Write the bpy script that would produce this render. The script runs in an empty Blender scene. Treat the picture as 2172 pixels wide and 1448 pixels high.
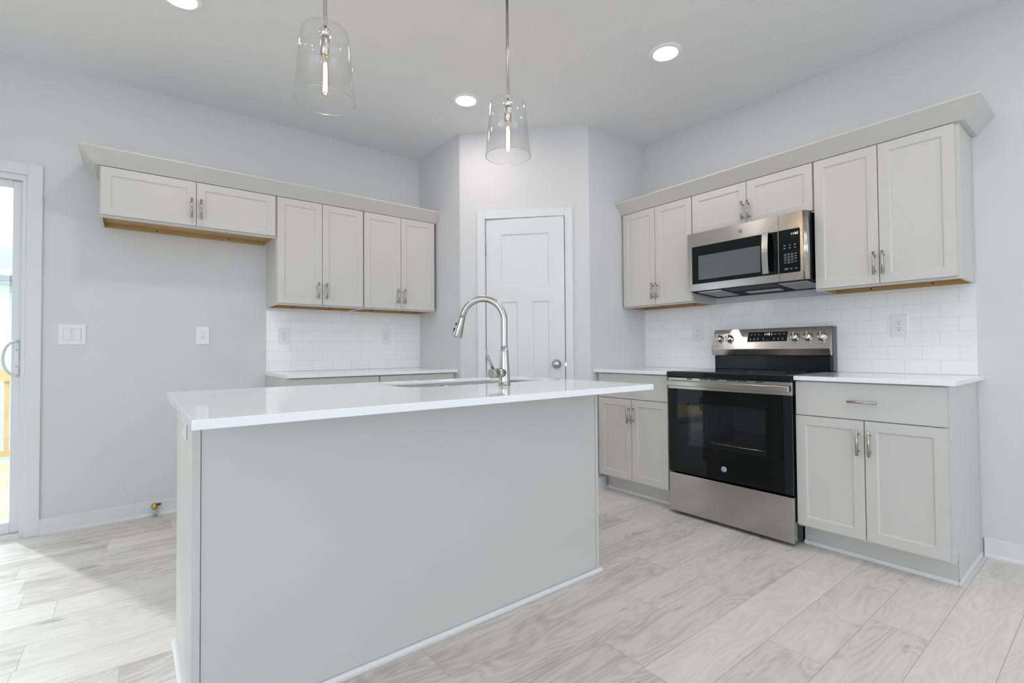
import bpy, bmesh, math, random
from math import pi, sin, cos, radians, atan2, sqrt
from mathutils import Vector, Matrix, Euler

random.seed(7)
scene = bpy.context.scene
COL = scene.collection

# ------------------------------------------------------------------ camera
H = 2.78                                   # ceiling height
cd = bpy.data.cameras.new('camera')
cam = bpy.data.objects.new('camera', cd)
COL.objects.link(cam)
_y, _p, _r = radians(37.9559), radians(1.1239), radians(-0.417)
fw = Vector((sin(_y)*cos(_p), cos(_y)*cos(_p), sin(_p)))
rt = Vector((cos(_y), -sin(_y), 0)); up = rt.cross(fw)
R_ = cos(_r)*rt + sin(_r)*up
U_ = -sin(_r)*rt + cos(_r)*up
m = Matrix((R_, U_, -fw)).transposed().to_4x4()
m.translation = Vector((-3.4126, -3.9528, 1.0525))
cam.matrix_world = m
cd.sensor_fit = 'HORIZONTAL'
cd.sensor_width = 36.0
cd.lens = 36.0*1029.18/2172
cd.clip_start = 0.02
cd.clip_end = 200
scene.camera = cam

# ------------------------------------------------------------------ view, sky, sun, daylight
vs = scene.view_settings
vs.view_transform = 'Standard'
vs.look = 'None'
vs.gamma = 1.0
vs.use_curve_mapping = False
vs.exposure = 1.02
scene.cycles.max_bounces = 12
scene.cycles.diffuse_bounces = 7
scene.cycles.glossy_bounces = 5
scene.cycles.transparent_max_bounces = 24
scene.cycles.caustics_reflective = False
scene.cycles.caustics_refractive = False
scene.cycles.sample_clamp_indirect = 6.0

world = bpy.data.worlds.new('sky')
scene.world = world
world.use_nodes = True
bg = world.node_tree.nodes['Background']
bg.inputs['Color'].default_value = (0.80, 0.895, 1.0, 1)
SKY = 2.55
bg.inputs['Strength'].default_value = SKY

sd = bpy.data.lights.new('sun', 'SUN')
sd.energy = 0.8
sd.angle = radians(2)
sd.color = (1.0, 0.98, 0.92)
sun = bpy.data.objects.new('sun', sd)
COL.objects.link(sun)
_az = Vector((0.605, -1.42, 0)).normalized()
_dir = Vector((_az.x*cos(radians(38)), _az.y*cos(radians(38)), -sin(radians(38))))
sun.rotation_euler = _dir.to_track_quat('-Z', 'Y').to_euler()
sun.location = (-8, 8, 8)

def portal(name, loc, rot, sx, sy):
    l = bpy.data.lights.new(name, 'AREA')
    l.shape = 'RECTANGLE'; l.size = sx; l.size_y = sy
    l.cycles.is_portal = True
    o = bpy.data.objects.new(name, l)
    o.location = loc; o.rotation_euler = rot
    COL.objects.link(o)
    return o

# room extents
XL, YF = -7.6, -8.2
ADDED_FRONT_WINDOWS = [(-6.9, -5.1, 0.85, 2.62), (-2.9, -0.6, 0.85, 2.62)]  # unseen openings, added and sized for the daylight they admit
ADDED_LEFT_WINDOWS = [(-7.9, -5.7, 0.45, 2.66), (-5.4, -3.2, 0.45, 2.66)]
for (x0, x1, z0, z1) in ADDED_FRONT_WINDOWS:
    portal('window_daylight', ((x0+x1)/2, YF-0.1, (z0+z1)/2), (pi/2, 0, 0), x1-x0, z1-z0)
for (y0, y1, z0, z1) in ADDED_LEFT_WINDOWS:
    portal('window_daylight', (XL-0.1, (y0+y1)/2, (z0+z1)/2), (0, -pi/2, 0), z1-z0, y1-y0)
portal('window_daylight', (-4.81, 0.11, 1.04), (-pi/2, 0, 0), 1.8, 2.06)

# ------------------------------------------------------------------ material helpers
MATS = {}
def new_mat(name):
    mt = bpy.data.materials.new(name)
    mt.use_nodes = True
    nt = mt.node_tree
    b = nt.nodes['Principled BSDF']
    MATS[name] = mt
    return mt, nt, b

def N(nt, t, **kw):
    n = nt.nodes.new(t)
    for k, v in kw.items():
        setattr(n, k, v)
    return n

def simple(name, col, rough=0.5, metal=0.0, spec=0.5, bump=None, coat=0.0, var=0.0):
    mt, nt, b = new_mat(name)
    b.inputs['Base Color'].default_value = (*col, 1)
    b.inputs['Roughness'].default_value = rough
    b.inputs['Metallic'].default_value = metal
    b.inputs['Specular IOR Level'].default_value = spec
    b.inputs['Coat Weight'].default_value = coat
    tc = N(nt, 'ShaderNodeTexCoord')
    if var:
        nz = N(nt, 'ShaderNodeTexNoise'); nz.inputs['Scale'].default_value = 3.0
        nt.links.new(tc.outputs['Object'], nz.inputs['Vector'])
        mx = N(nt, 'ShaderNodeMix', data_type='RGBA')
        mx.inputs[6].default_value = (*[c*(1-var) for c in col], 1)
        mx.inputs[7].default_value = (*[min(1, c*(1+var)) for c in col], 1)
        nt.links.new(nz.outputs['Fac'], mx.inputs[0])
        nt.links.new(mx.outputs[2], b.inputs['Base Color'])
    if bump:
        sc, st = bump
        nz = N(nt, 'ShaderNodeTexNoise'); nz.inputs['Scale'].default_value = sc; nz.inputs['Detail'].default_value = 3
        nt.links.new(tc.outputs['Object'], nz.inputs['Vector'])
        bp = N(nt, 'ShaderNodeBump'); bp.inputs['Strength'].default_value = st; bp.inputs['Distance'].default_value = 0.002
        nt.links.new(nz.outputs['Fac'], bp.inputs['Height'])
        nt.links.new(bp.outputs['Normal'], b.inputs['Normal'])
    return mt

def emit(name, col, strength):
    mt, nt, b = new_mat(name)
    b.inputs['Base Color'].default_value = (*[c*0.2 for c in col], 1)
    b.inputs['Emission Color'].default_value = (*col, 1)
    b.inputs['Emission Strength'].default_value = strength
    return mt

def thin_glass(name, tint=(1, 1, 1), base=0.04, edge=0.6, rough=0.0):
    """thin clear pane: straight-through transmission with a Fresnel-weighted mirror on top"""
    mt = bpy.data.materials.new(name); mt.use_nodes = True
    nt = mt.node_tree
    for n in list(nt.nodes):
        nt.nodes.remove(n)
    out = N(nt, 'ShaderNodeOutputMaterial')
    tr = N(nt, 'ShaderNodeBsdfTransparent'); tr.inputs['Color'].default_value = (*tint, 1)
    gl = N(nt, 'ShaderNodeBsdfGlossy'); gl.inputs['Roughness'].default_value = rough
    lw = N(nt, 'ShaderNodeLayerWeight'); lw.inputs['Blend'].default_value = 0.5
    pw = N(nt, 'ShaderNodeMath', operation='POWER'); pw.inputs[1].default_value = 4.0
    mr = N(nt, 'ShaderNodeMapRange'); mr.inputs['To Min'].default_value = base; mr.inputs['To Max'].default_value = edge
    mx = N(nt, 'ShaderNodeMixShader')
    nt.links.new(lw.outputs['Facing'], pw.inputs[0])
    nt.links.new(pw.outputs[0], mr.inputs['Value'])
    nt.links.new(mr.outputs[0], mx.inputs['Fac'])
    nt.links.new(tr.outputs[0], mx.inputs[1]); nt.links.new(gl.outputs[0], mx.inputs[2])
    nt.links.new(mx.outputs[0], out.inputs['Surface'])
    MATS[name] = mt
    return mt

def brushed(name, col, rough, axis, strength=0.06):
    """brushed metal, grain stretched along the given object axis"""
    mt, nt, b = new_mat(name)
    b.inputs['Base Color'].default_value = (*col, 1)
    b.inputs['Metallic'].default_value = 1.0
    tc = N(nt, 'ShaderNodeTexCoord')
    mp = N(nt, 'ShaderNodeMapping')
    s = [900, 900, 900]; s[axis] = 6
    mp.inputs['Scale'].default_value = s
    nt.links.new(tc.outputs['Object'], mp.inputs['Vector'])
    nz = N(nt, 'ShaderNodeTexNoise'); nz.inputs['Scale'].default_value = 1.0; nz.inputs['Detail'].default_value = 2
    nt.links.new(mp.outputs[0], nz.inputs['Vector'])
    mr = N(nt, 'ShaderNodeMapRange'); mr.inputs['To Min'].default_value = rough*0.8; mr.inputs['To Max'].default_value = rough*1.25
    nt.links.new(nz.outputs['Fac'], mr.inputs['Value'])
    nt.links.new(mr.outputs[0], b.inputs['Roughness'])
    bp = N(nt, 'ShaderNodeBump'); bp.inputs['Strength'].default_value = strength; bp.inputs['Distance'].default_value = 0.0006
    nt.links.new(nz.outputs['Fac'], bp.inputs['Height'])
    nt.links.new(bp.outputs['Normal'], b.inputs['Normal'])
    return mt

WALL = simple('wall_paint', (0.69, 0.685, 0.70), 0.6, spec=0.3, bump=(260, 0.12))
CAB = simple('cabinet_paint', (0.61, 0.597, 0.578), 0.38, spec=0.4)
TRIM = simple('white_trim_paint', (0.74, 0.75, 0.775), 0.35, spec=0.45)
VINYL = simple('white_vinyl', (0.74, 0.76, 0.77), 0.35)
PLATE = simple('white_plastic', (0.82, 0.82, 0.82), 0.25)
SLOT = simple('dark_slot', (0.05, 0.05, 0.05), 0.6)
STEEL = brushed('brushed_steel', (0.52, 0.495, 0.465), 0.18, 0, 0.22)
STEELX = brushed('brushed_steel_frontal', (0.50, 0.48, 0.46), 0.2, 0, 0.1)
NICKEL = simple('brushed_nickel', (0.52, 0.50, 0.47), 0.27, metal=1.0)
NICKELD = simple('pull_nickel', (0.50, 0.47, 0.44), 0.28, metal=1.0)
CHROME = simple('bright_steel', (0.78, 0.78, 0.78), 0.14, metal=1.0)
BLACKG = simple('black_glass', (0.004, 0.0045, 0.005), 0.03, spec=0.32)
COOKG = simple('cooktop_glass', (0.006, 0.0065, 0.007), 0.035, spec=0.6)
BLACKE = simple('black_enamel', (0.006, 0.007, 0.008), 0.13, spec=0.35)
BLACKP = simple('black_plastic', (0.02, 0.02, 0.022), 0.45)
CAVITY = simple('oven_enamel', (0.26, 0.26, 0.27), 0.3)
MWWIN = simple('microwave_window_mesh', (0.11, 0.125, 0.135), 0.16, spec=0.6)
DGREY = simple('dark_grey_panel', (0.10, 0.105, 0.115), 0.35)
KEY = simple('keypad_blue_grey', (0.06, 0.075, 0.11), 0.4)
PRINT = simple('pale_print', (0.55, 0.57, 0.60), 0.5)
PRINTD = simple('dark_print', (0.04, 0.04, 0.04), 0.5)
WOODC = simple('raw_plywood', (0.50, 0.33, 0.14), 0.6, var=0.2)
WOODE = simple('raw_plywood_edge', (0.66, 0.52, 0.34), 0.6, var=0.1)
BRASS = simple('brass', (0.62, 0.38, 0.10), 0.3, metal=1.0)
PIPE = simple('grey_pipe', (0.45, 0.45, 0.45), 0.4)
LIT = emit('warm_lamp_lens', (1.0, 0.94, 0.90), 50.0)
FILA = emit('filament', (1.0, 0.66, 0.30), 110.0)
DIGIT = emit('clock_digits', (0.85, 0.93, 1.0), 1.1)
PANE = thin_glass('window_glass', (0.97, 0.99, 0.985), 0.06, 0.7)
SHADEG = thin_glass('clear_lamp_glass', (0.998, 0.998, 0.998), 0.03, 0.5)
RIMG = thin_glass('glass_rim', (0.97, 0.97, 0.97), 0.5, 0.9, 0.15)
BULBG = thin_glass('bulb_glass', (1, 0.97, 0.90), 0.03, 0.15)
WHITE = simple('white_fixture_paint', (0.93, 0.93, 0.92), 0.45)
OVENG = thin_glass('oven_window_glass', (0.72, 0.72, 0.73), 0.035, 0.6)
DECKW = simple('deck_wood', (0.48, 0.35, 0.165), 0.7, var=0.25)
ROOFM = simple('blue_grey_shingle', (0.16, 0.20, 0.26), 0.9, var=0.35, bump=(40, 0.6))
FASCIA = simple('dark_fascia', (0.10, 0.11, 0.12), 0.7)
GRASS = simple('lawn_grass', (0.13, 0.20, 0.05), 0.9, var=0.3)

def mk_ceiling():
    mt, nt, b = new_mat('ceiling_paint')
    b.inputs['Base Color'].default_value = (0.84, 0.845, 0.855, 1)
    b.inputs['Roughness'].default_value = 0.75
    b.inputs['Specular IOR Level'].default_value = 0.2
    tc = N(nt, 'ShaderNodeTexCoord')
    nz = N(nt, 'ShaderNodeTexNoise'); nz.inputs['Scale'].default_value = 55; nz.inputs['Detail'].default_value = 4
    nt.links.new(tc.outputs['Object'], nz.inputs['Vector'])
    rp = N(nt, 'ShaderNodeMapRange'); rp.inputs['From Min'].default_value = 0.45; rp.inputs['From Max'].default_value = 0.6
    nt.links.new(nz.outputs['Fac'], rp.inputs['Value'])
    bp = N(nt, 'ShaderNodeBump'); bp.inputs['Strength'].default_value = 0.22; bp.inputs['Distance'].default_value = 0.003
    nt.links.new(rp.outputs[0], bp.inputs['Height'])
    nt.links.new(bp.outputs['Normal'], b.inputs['Normal'])
    return mt
CEIL = mk_ceiling()

def mk_tile():
    """white subway tile, 3 x 6 in, running bond; uses the mesh's UV map in metres"""
    mt, nt, b = new_mat('subway_tile')
    uv = N(nt, 'ShaderNodeUVMap')
    br = N(nt, 'ShaderNodeTexBrick')
    br.offset = 0.5
    br.inputs['Scale'].default_value = 1.0
    br.inputs['Brick Width'].default_value = 0.1535
    br.inputs['Row Height'].default_value = 0.0765
    br.inputs['Mortar Size'].default_value = 0.0011
    br.inputs['Mortar Smooth'].default_value = 0.3
    br.inputs['Color1'].default_value = (0.90, 0.91, 0.93, 1)
    br.inputs['Color2'].default_value = (0.875, 0.89, 0.915, 1)
    br.inputs['Mortar'].default_value = (0.72, 0.73, 0.75, 1)
    nt.links.new(uv.outputs[0], br.inputs['Vector'])
    nt.links.new(br.outputs['Color'], b.inputs['Base Color'])
    b.inputs['Roughness'].default_value = 0.10
    b.inputs['Specular IOR Level'].default_value = 0.5
    bp = N(nt, 'ShaderNodeBump'); bp.inputs['Strength'].default_value = 0.5; bp.inputs['Distance'].default_value = 0.001
    bp.invert = True
    nt.links.new(br.outputs['Fac'], bp.inputs['Height'])
    nt.links.new(bp.outputs['Normal'], b.inputs['Normal'])
    return mt
TILE = mk_tile()

def mk_quartz():
    mt, nt, b = new_mat('white_quartz')
    tc = N(nt, 'ShaderNodeTexCoord')
    nz = N(nt, 'ShaderNodeTexNoise'); nz.inputs['Scale'].default_value = 4.0; nz.inputs['Detail'].default_value = 5
    nt.links.new(tc.outputs['Object'], nz.inputs['Vector'])
    cr = N(nt, 'ShaderNodeValToRGB')
    cr.color_ramp.elements[0].position = 0.35; cr.color_ramp.elements[0].color = (0.88, 0.905, 0.945, 1)
    cr.color_ramp.elements[1].position = 0.7; cr.color_ramp.elements[1].color = (0.915, 0.935, 0.97, 1)
    nt.links.new(nz.outputs['Fac'], cr.inputs['Fac'])
    nt.links.new(cr.outputs['Color'], b.inputs['Base Color'])
    b.inputs['Roughness'].default_value = 0.02
    b.inputs['Specular IOR Level'].default_value = 0.55
    return mt
QUARTZ = mk_quartz()

def mk_floor():
    """vinyl oak planks: UV holds metres inside each plank, 'plank' holds three random numbers"""
    mt, nt, b = new_mat('oak_vinyl_plank')
    L = nt.links.new
    uv = N(nt, 'ShaderNodeUVMap')
    at = N(nt, 'ShaderNodeAttribute'); at.attribute_name = 'plank'
    sp = N(nt, 'ShaderNodeSeparateXYZ'); L(uv.outputs[0], sp.inputs[0])
    sr = N(nt, 'ShaderNodeSeparateColor'); L(at.outputs['Color'], sr.inputs[0])
    def mth(op, a, bb=None):
        n = N(nt, 'ShaderNodeMath', operation=op)
        for i, v in enumerate((a, bb)):
            if v is None: continue
            if isinstance(v, (int, float)): n.inputs[i].default_value = v
            else: L(v, n.inputs[i])
        return n.outputs[0]
    def vec(x, y, z):
        n = N(nt, 'ShaderNodeCombineXYZ')
        for i, v in enumerate((x, y, z)):
            if isinstance(v, (int, float)): n.inputs[i].default_value = v
            else: L(v, n.inputs[i])
        return n.outputs[0]
    def noise(v, scale, det, rough=0.5, dist=0.0):
        n = N(nt, 'ShaderNodeTexNoise'); L(v, n.inputs['Vector'])
        n.inputs['Scale'].default_value = scale; n.inputs['Detail'].default_value = det
        n.inputs['Roughness'].default_value = rough; n.inputs['Distortion'].default_value = dist
        return n.outputs['Fac']
    u, v = sp.outputs[0], sp.outputs[1]
    ro, r1, r2 = sr.outputs[0], sr.outputs[1], sr.outputs[2]
    off = mth('MULTIPLY', ro, 37.0); off2 = mth('MULTIPLY', r1, 51.0)
    # cathedral grain: contour rings of a stretched noise field
    field = noise(vec(mth('ADD', mth('MULTIPLY', u, 1.5), off), mth('MULTIPLY', v, 6.5), off2), 1.0, 2.0, 0.45, 0.25)
    ring = mth('SINE', mth('MULTIPLY', field, 105.0))
    rmask = mth('MULTIPLY', ring, 0.5)
    # fine fibres and broad streaks
    fib = noise(vec(mth('ADD', mth('MULTIPLY', u, 7.0), off2), mth('MULTIPLY', v, 190.0), off), 1.0, 3.0, 0.6)
    strk = noise(vec(mth('ADD', mth('MULTIPLY', u, 1.6), off2), mth('MULTIPLY', v, 17.0), off), 1.0, 3.0, 0.55, 0.3)
    blot = noise(vec(mth('ADD', mth('MULTIPLY', u, 2.2), off), mth('MULTIPLY', v, 5.0), off2), 1.0, 2.0, 0.5)
    knot = noise(vec(mth('ADD', mth('MULTIPLY', u, 5.0), off2), mth('MULTIPLY', v, 16.0), off), 1.0, 1.0)
    kn = N(nt, 'ShaderNodeMapRange'); L(knot, kn.inputs['Value'])
    kn.inputs['From Min'].default_value = 0.70; kn.inputs['From Max'].default_value = 0.82
    s = mth('MULTIPLY', mth('SUBTRACT', strk, 0.5), 0.78)
    s = mth('ADD', s, mth('MULTIPLY', mth('SUBTRACT', fib, 0.5), 0.55))
    s = mth('ADD', s, mth('MULTIPLY', rmask, 0.21))
    s = mth('ADD', s, mth('MULTIPLY', mth('SUBTRACT', blot, 0.5), 0.7))
    s = mth('ADD', s, mth('MULTIPLY', mth('SUBTRACT', r2, 0.5), 0.40))
    s = mth('ADD', s, mth('MULTIPLY', kn.outputs[0], -0.5))
    s = mth('ADD', s, 0.58)
    cr = N(nt, 'ShaderNodeValToRGB'); L(s, cr.inputs['Fac'])
    e = cr.color_ramp.elements
    e[0].position = 0.0; e[0].color = (0.43, 0.385, 0.345, 1)
    e[1].position = 1.0; e[1].color = (0.78, 0.75, 0.72, 1)
    e2 = cr.color_ramp.elements.new(0.5); e2.color = (0.665, 0.635, 0.605, 1)
    # joints: UV z is unused, so distances come from the plank edges stored in a second map
    ed = N(nt, 'ShaderNodeUVMap'); ed.uv_map = 'edge'
    se = N(nt, 'ShaderNodeSeparateXYZ'); L(ed.outputs[0], se.inputs[0])
    dmin = mth('MINIMUM', mth('MINIMUM', v, mth('SUBTRACT', 0.1835, v)), mth('MINIMUM', se.outputs[0], se.outputs[1]))
    jr = N(nt, 'ShaderNodeMapRange'); L(dmin, jr.inputs['Value'])
    jr.inputs['From Min'].default_value = 0.0005; jr.inputs['From Max'].default_value = 0.0018
    mx = N(nt, 'ShaderNodeMix', data_type='RGBA')
    L(jr.outputs[0], mx.inputs[0])
    mx.inputs[6].default_value = (0.43, 0.41, 0.39, 1)
    L(cr.outputs['Color'], mx.inputs[7])
    L(mx.outputs[2], b.inputs['Base Color'])
    rr = N(nt, 'ShaderNodeMapRange'); L(fib, rr.inputs['Value'])
    rr.inputs['To Min'].default_value = 0.42; rr.inputs['To Max'].default_value = 0.56
    L(rr.outputs[0], b.inputs['Roughness'])
    b.inputs['Specular IOR Level'].default_value = 0.35
    bp = N(nt, 'ShaderNodeBump'); bp.inputs['Strength'].default_value = 0.25; bp.inputs['Distance'].default_value = 0.0012
    L(mth('ADD', jr.outputs[0], mth('MULTIPLY', fib, 0.25)), bp.inputs['Height'])
    L(bp.outputs['Normal'], b.inputs['Normal'])
    return mt
FLOORM = mk_floor()

def mk_siding():
    mt, nt, b = new_mat('pale_lap_siding')
    tc = N(nt, 'ShaderNodeTexCoord')
    sp = N(nt, 'ShaderNodeSeparateXYZ'); nt.links.new(tc.outputs['Object'], sp.inputs[0])
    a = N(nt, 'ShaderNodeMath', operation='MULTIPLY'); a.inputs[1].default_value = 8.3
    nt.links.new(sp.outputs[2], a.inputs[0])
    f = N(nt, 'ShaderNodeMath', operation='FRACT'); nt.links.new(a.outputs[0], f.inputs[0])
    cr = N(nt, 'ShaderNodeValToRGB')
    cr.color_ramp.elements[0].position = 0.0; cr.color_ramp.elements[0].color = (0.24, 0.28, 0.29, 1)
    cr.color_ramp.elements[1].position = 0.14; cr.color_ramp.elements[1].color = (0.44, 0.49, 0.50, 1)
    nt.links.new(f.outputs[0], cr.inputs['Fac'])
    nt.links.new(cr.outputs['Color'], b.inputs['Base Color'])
    b.inputs['Roughness'].default_value = 0.7
    return mt
SIDING = mk_siding()

# ------------------------------------------------------------------ mesh helpers
def BM():
    return bmesh.new()

def box(bm, x0, x1, y0, y1, z0, z1, bev=0.0, seg=1):
    x0, x1 = min(x0, x1), max(x0, x1); y0, y1 = min(y0, y1), max(y0, y1); z0, z1 = min(z0, z1), max(z0, z1)
    vv = [bm.verts.new((x, y, z)) for x in (x0, x1) for y in (y0, y1) for z in (z0, z1)]
    fs = [(0, 1, 3, 2), (4, 6, 7, 5), (0, 4, 5, 1), (2, 3, 7, 6), (0, 2, 6, 4), (1, 5, 7, 3)]
    ff = [bm.faces.new([vv[i] for i in f]) for f in fs]
    if bev:
        ed = list({e for f in ff for e in f.edges})
        bmesh.ops.bevel(bm, geom=ed, offset=bev, segments=seg, affect='EDGES', profile=0.5)
    return bm

def prism(bm, pts, axis, a0, a1):
    """extrude a 2-D outline along axis 0/1/2; the outline lists the other two coordinates in order"""
    def mk(p, a):
        c = list(p); c.insert(axis, a); return bm.verts.new(c)
    A = [mk(p, a0) for p in pts]; B = [mk(p, a1) for p in pts]
    n = len(pts)
    bm.faces.new(A); bm.faces.new(B[::-1])
    for i in range(n):
        bm.faces.new((A[i], B[i], B[(i+1) % n], A[(i+1) % n]))
    return bm

def ring_pts(c, d, r, seg, ref=None):
    d = Vector(d).normalized()
    ref = ref or (Vector((0, 0, 1)) if abs(d.z) < 0.9 else Vector((1, 0, 0)))
    a = d.cross(ref).normalized(); b = d.cross(a)
    return [Vector(c) + r*(cos(t)*a + sin(t)*b) for t in (2*pi*k/seg for k in range(seg))]

def tube(bm, pts, radii, seg=12, caps=True):
    pts = [Vector(p) for p in pts]
    if isinstance(radii, (int, float)): radii = [radii]*len(pts)
    d0 = (pts[1]-pts[0]).normalized()
    a = d0.cross(Vector((0, 0, 1)) if abs(d0.z) < 0.9 else Vector((1, 0, 0))).normalized()
    loops = []
    for i, p in enumerate(pts):
        d = (pts[min(i+1, len(pts)-1)] - pts[max(i-1, 0)]).normalized()
        a = (a - d*a.dot(d)).normalized(); b = d.cross(a)
        loops.append([bm.verts.new(p + radii[i]*(cos(t)*a + sin(t)*b)) for t in (2*pi*k/seg for k in range(seg))])
    for A, B in zip(loops, loops[1:]):
        for k in range(seg):
            bm.faces.new((A[k], A[(k+1) % seg], B[(k+1) % seg], B[k])).smooth = True
    if caps:
        bm.faces.new(loops[0][::-1]); bm.faces.new(loops[-1])
    return bm

def lathe(bm, prof, c, axis=(0, 0, 1), seg=32, closed=False, mats=None):
    """prof: (radius, height along axis) from c"""
    c = Vector(c); d = Vector(axis).normalized()
    a = d.cross(Vector((0, 0, 1)) if abs(d.z) < 0.9 else Vector((1, 0, 0))).normalized(); b = d.cross(a)
    loops = []
    for r, h in prof:
        if r < 1e-6:
            loops.append([bm.verts.new(c + d*h)])
        else:
            loops.append([bm.verts.new(c + d*h + r*(cos(t)*a + sin(t)*b)) for t in (2*pi*k/seg for k in range(seg))])
    prs = list(zip(loops, loops[1:])) + ([(loops[-1], loops[0])] if closed else [])
    for j, (A, B) in enumerate(prs):
        for k in range(seg):
            k2 = (k+1) % seg
            if len(A) == 1 and len(B) == 1: continue
            if len(A) == 1: f = bm.faces.new((A[0], B[k2], B[k]))
            elif len(B) == 1: f = bm.faces.new((A[k], A[k2], B[0]))
            else: f = bm.faces.new((A[k], A[k2], B[k2], B[k]))
            f.smooth = True
            if mats: f.material_index = mats[j]
    return bm

def rrect(x0, x1, y0, y1, r, n=6):
    out = []
    for cx, cy, a0 in ((x1-r, y1-r, 0), (x0+r, y1-r, pi/2), (x0+r, y0+r, pi), (x1-r, y0+r, 3*pi/2)):
        for k in range(n+1):
            t = a0 + pi/2*k/n
            out.append((cx+r*cos(t), cy+r*sin(t)))
    return out

def loft(bm, loops, cap0=True, cap1=True, smooth=True):
    L = [[bm.verts.new(p) for p in lp] for lp in loops]
    n = len(L[0])
    for A, B in zip(L, L[1:]):
        for k in range(n):
            bm.faces.new((A[k], A[(k+1) % n], B[(k+1) % n], B[k])).smooth = smooth
    if cap0: bm.faces.new(L[0][::-1])
    if cap1: bm.faces.new(L[-1])
    return bm

def text_bm(bm, s, size, M, depth=0.0006):
    """letters as solid shapes; M maps the text plane (x right, y up, z out) into the thing"""
    cu = bpy.data.curves.new('letters', 'FONT'); cu.body = s; cu.size = size
    cu.align_x = 'CENTER'; cu.align_y = 'CENTER'; cu.extrude = depth; cu.resolution_u = 3
    o = bpy.data.objects.new('letters', cu); COL.objects.link(o)
    dg = bpy.context.evaluated_depsgraph_get(); dg.update()
    me = bpy.data.meshes.new_from_object(o.evaluated_get(dg))
    me.transform(M)
    bm.from_mesh(me)
    bpy.data.objects.remove(o); bpy.data.meshes.remove(me); bpy.data.curves.remove(cu)
    return bm

# ------------------------------------------------------------------ frames, things and parts
class Frame:
    def __init__(s, o, rz):
        s.o = Vector(o); s.rz = rz; s.R = Matrix.Rotation(rz, 3, 'Z')
    def w(s, p):
        return s.o + s.R @ Vector(p)
BACK = Frame((0, 0, 0), 0)                 # x along the back wall, front towards -y
RIGHT = Frame((0, 0, 0), -pi/2)            # x runs along the range wall from the corner, front towards -y of the frame
PA = Vector((-1.3826, -0.6906, 0)); PB = Vector((-0.6816, -1.4173, 0))
DIAG = Frame(PA, atan2(PB.y-PA.y, PB.x-PA.x))
ROOT = {}

def props(o, label=None, cat=None, group=None, kind=None):
    if label: o['label'] = label
    if cat: o['category'] = cat
    if group: o['group'] = group
    if kind: o['kind'] = kind
    return o

def thing(name, label, cat, fr, p, group=None, kind=None):
    o = bpy.data.objects.new(name, None)
    o.empty_display_size = 0.05
    o.location = fr.w(p); o.rotation_euler = (0, 0, fr.rz)
    COL.objects.link(o)
    props(o, label, cat, group, kind)
    ROOT[o.name] = (fr, Vector(p))
    return o

def finish(bm, mesh_name, mat, shift=None, normals=True):
    if normals: bmesh.ops.recalc_face_normals(bm, faces=bm.faces)
    me = bpy.data.meshes.new(mesh_name)
    bm.to_mesh(me); bm.free()
    if shift is not None: me.transform(Matrix.Translation(-shift))
    for mm in (mat if isinstance(mat, (list, tuple)) else [mat]):
        me.materials.append(mm)
    return me

def part(name, bm, mat, root, parent=None, label=None, kind=None, normals=True):
    fr, p = ROOT[root.name]
    o = bpy.data.objects.new(name, finish(bm, name, mat, p, normals))
    o.parent = parent or root
    COL.objects.link(o)
    props(o, label=label, kind=kind)
    return o

def solid(name, bm, mat, fr=BACK, label=None, cat=None, group=None, kind=None, p=(0, 0, 0), normals=True):
    o = bpy.data.objects.new(name, finish(bm, name, mat, Vector(p), normals))
    o.location = fr.w(p); o.rotation_euler = (0, 0, fr.rz)
    COL.objects.link(o)
    ROOT[o.name] = (fr, Vector(p))
    return props(o, label, cat, group, kind)

def struct(name, bm, mat, fr=BACK, normals=True, label=None):
    return solid(name, bm, mat, fr, kind='structure', normals=normals, label=label)

# ================================================================== ROOM SHELL
def wall_grid(bm, a0, a1, holes, along, d0, d1, z1=H):
    """wall between a0..a1 along axis (0 x, 1 y), thickness d0..d1, rectangular holes (a, a, z, z)"""
    xs = sorted({a0, a1, *[h[0] for h in holes], *[h[1] for h in holes]})
    zs = sorted({0.0, z1, *[h[2] for h in holes], *[h[3] for h in holes]})
    for i in range(len(xs)-1):
        j = 0
        while j < len(zs)-1:
            cx, cz = (xs[i]+xs[i+1])/2, (zs[j]+zs[j+1])/2
            if any(h[0] < cx < h[1] and h[2] < cz < h[3] for h in holes):
                j += 1; continue
            k = j
            while k+1 < len(zs)-1 and not any(h[0] < cx < h[1] and h[2] < (zs[k+1]+zs[k+2])/2 < h[3] for h in holes):
                k += 1
            if along == 0: box(bm, xs[i], xs[i+1], d0, d1, zs[j], zs[k+1])
            else: box(bm, d0, d1, xs[i], xs[i+1], zs[j], zs[k+1])
            j = k+1
    bmesh.ops.remove_doubles(bm, verts=bm.verts, dist=1e-5)
    return bm

DOOR_X0, DOOR_X1, DOOR_TOP = -5.72, -3.905, 2.095
struct('wall_back', wall_grid(BM(), XL-0.12, 0.12, [(DOOR_X0, DOOR_X1, 0.0, DOOR_TOP)], 0, 0.0, 0.12), WALL)
struct('wall_right', box(BM(), 0.0, 0.12, YF-0.12, 0.0, 0, H), WALL)
struct('wall_left', wall_grid(BM(), YF, 0.0, [(a, b, c, d) for a, b, c, d in ADDED_LEFT_WINDOWS], 1, XL-0.12, XL), WALL)
struct('wall_front', wall_grid(BM(), XL-0.12, 0.0, ADDED_FRONT_WINDOWS, 0, YF-0.12, YF), WALL)
struct('ceiling', box(BM(), XL-0.12, 0.12, YF-0.12, 0.12, H, H+0.1), CEIL)

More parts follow.
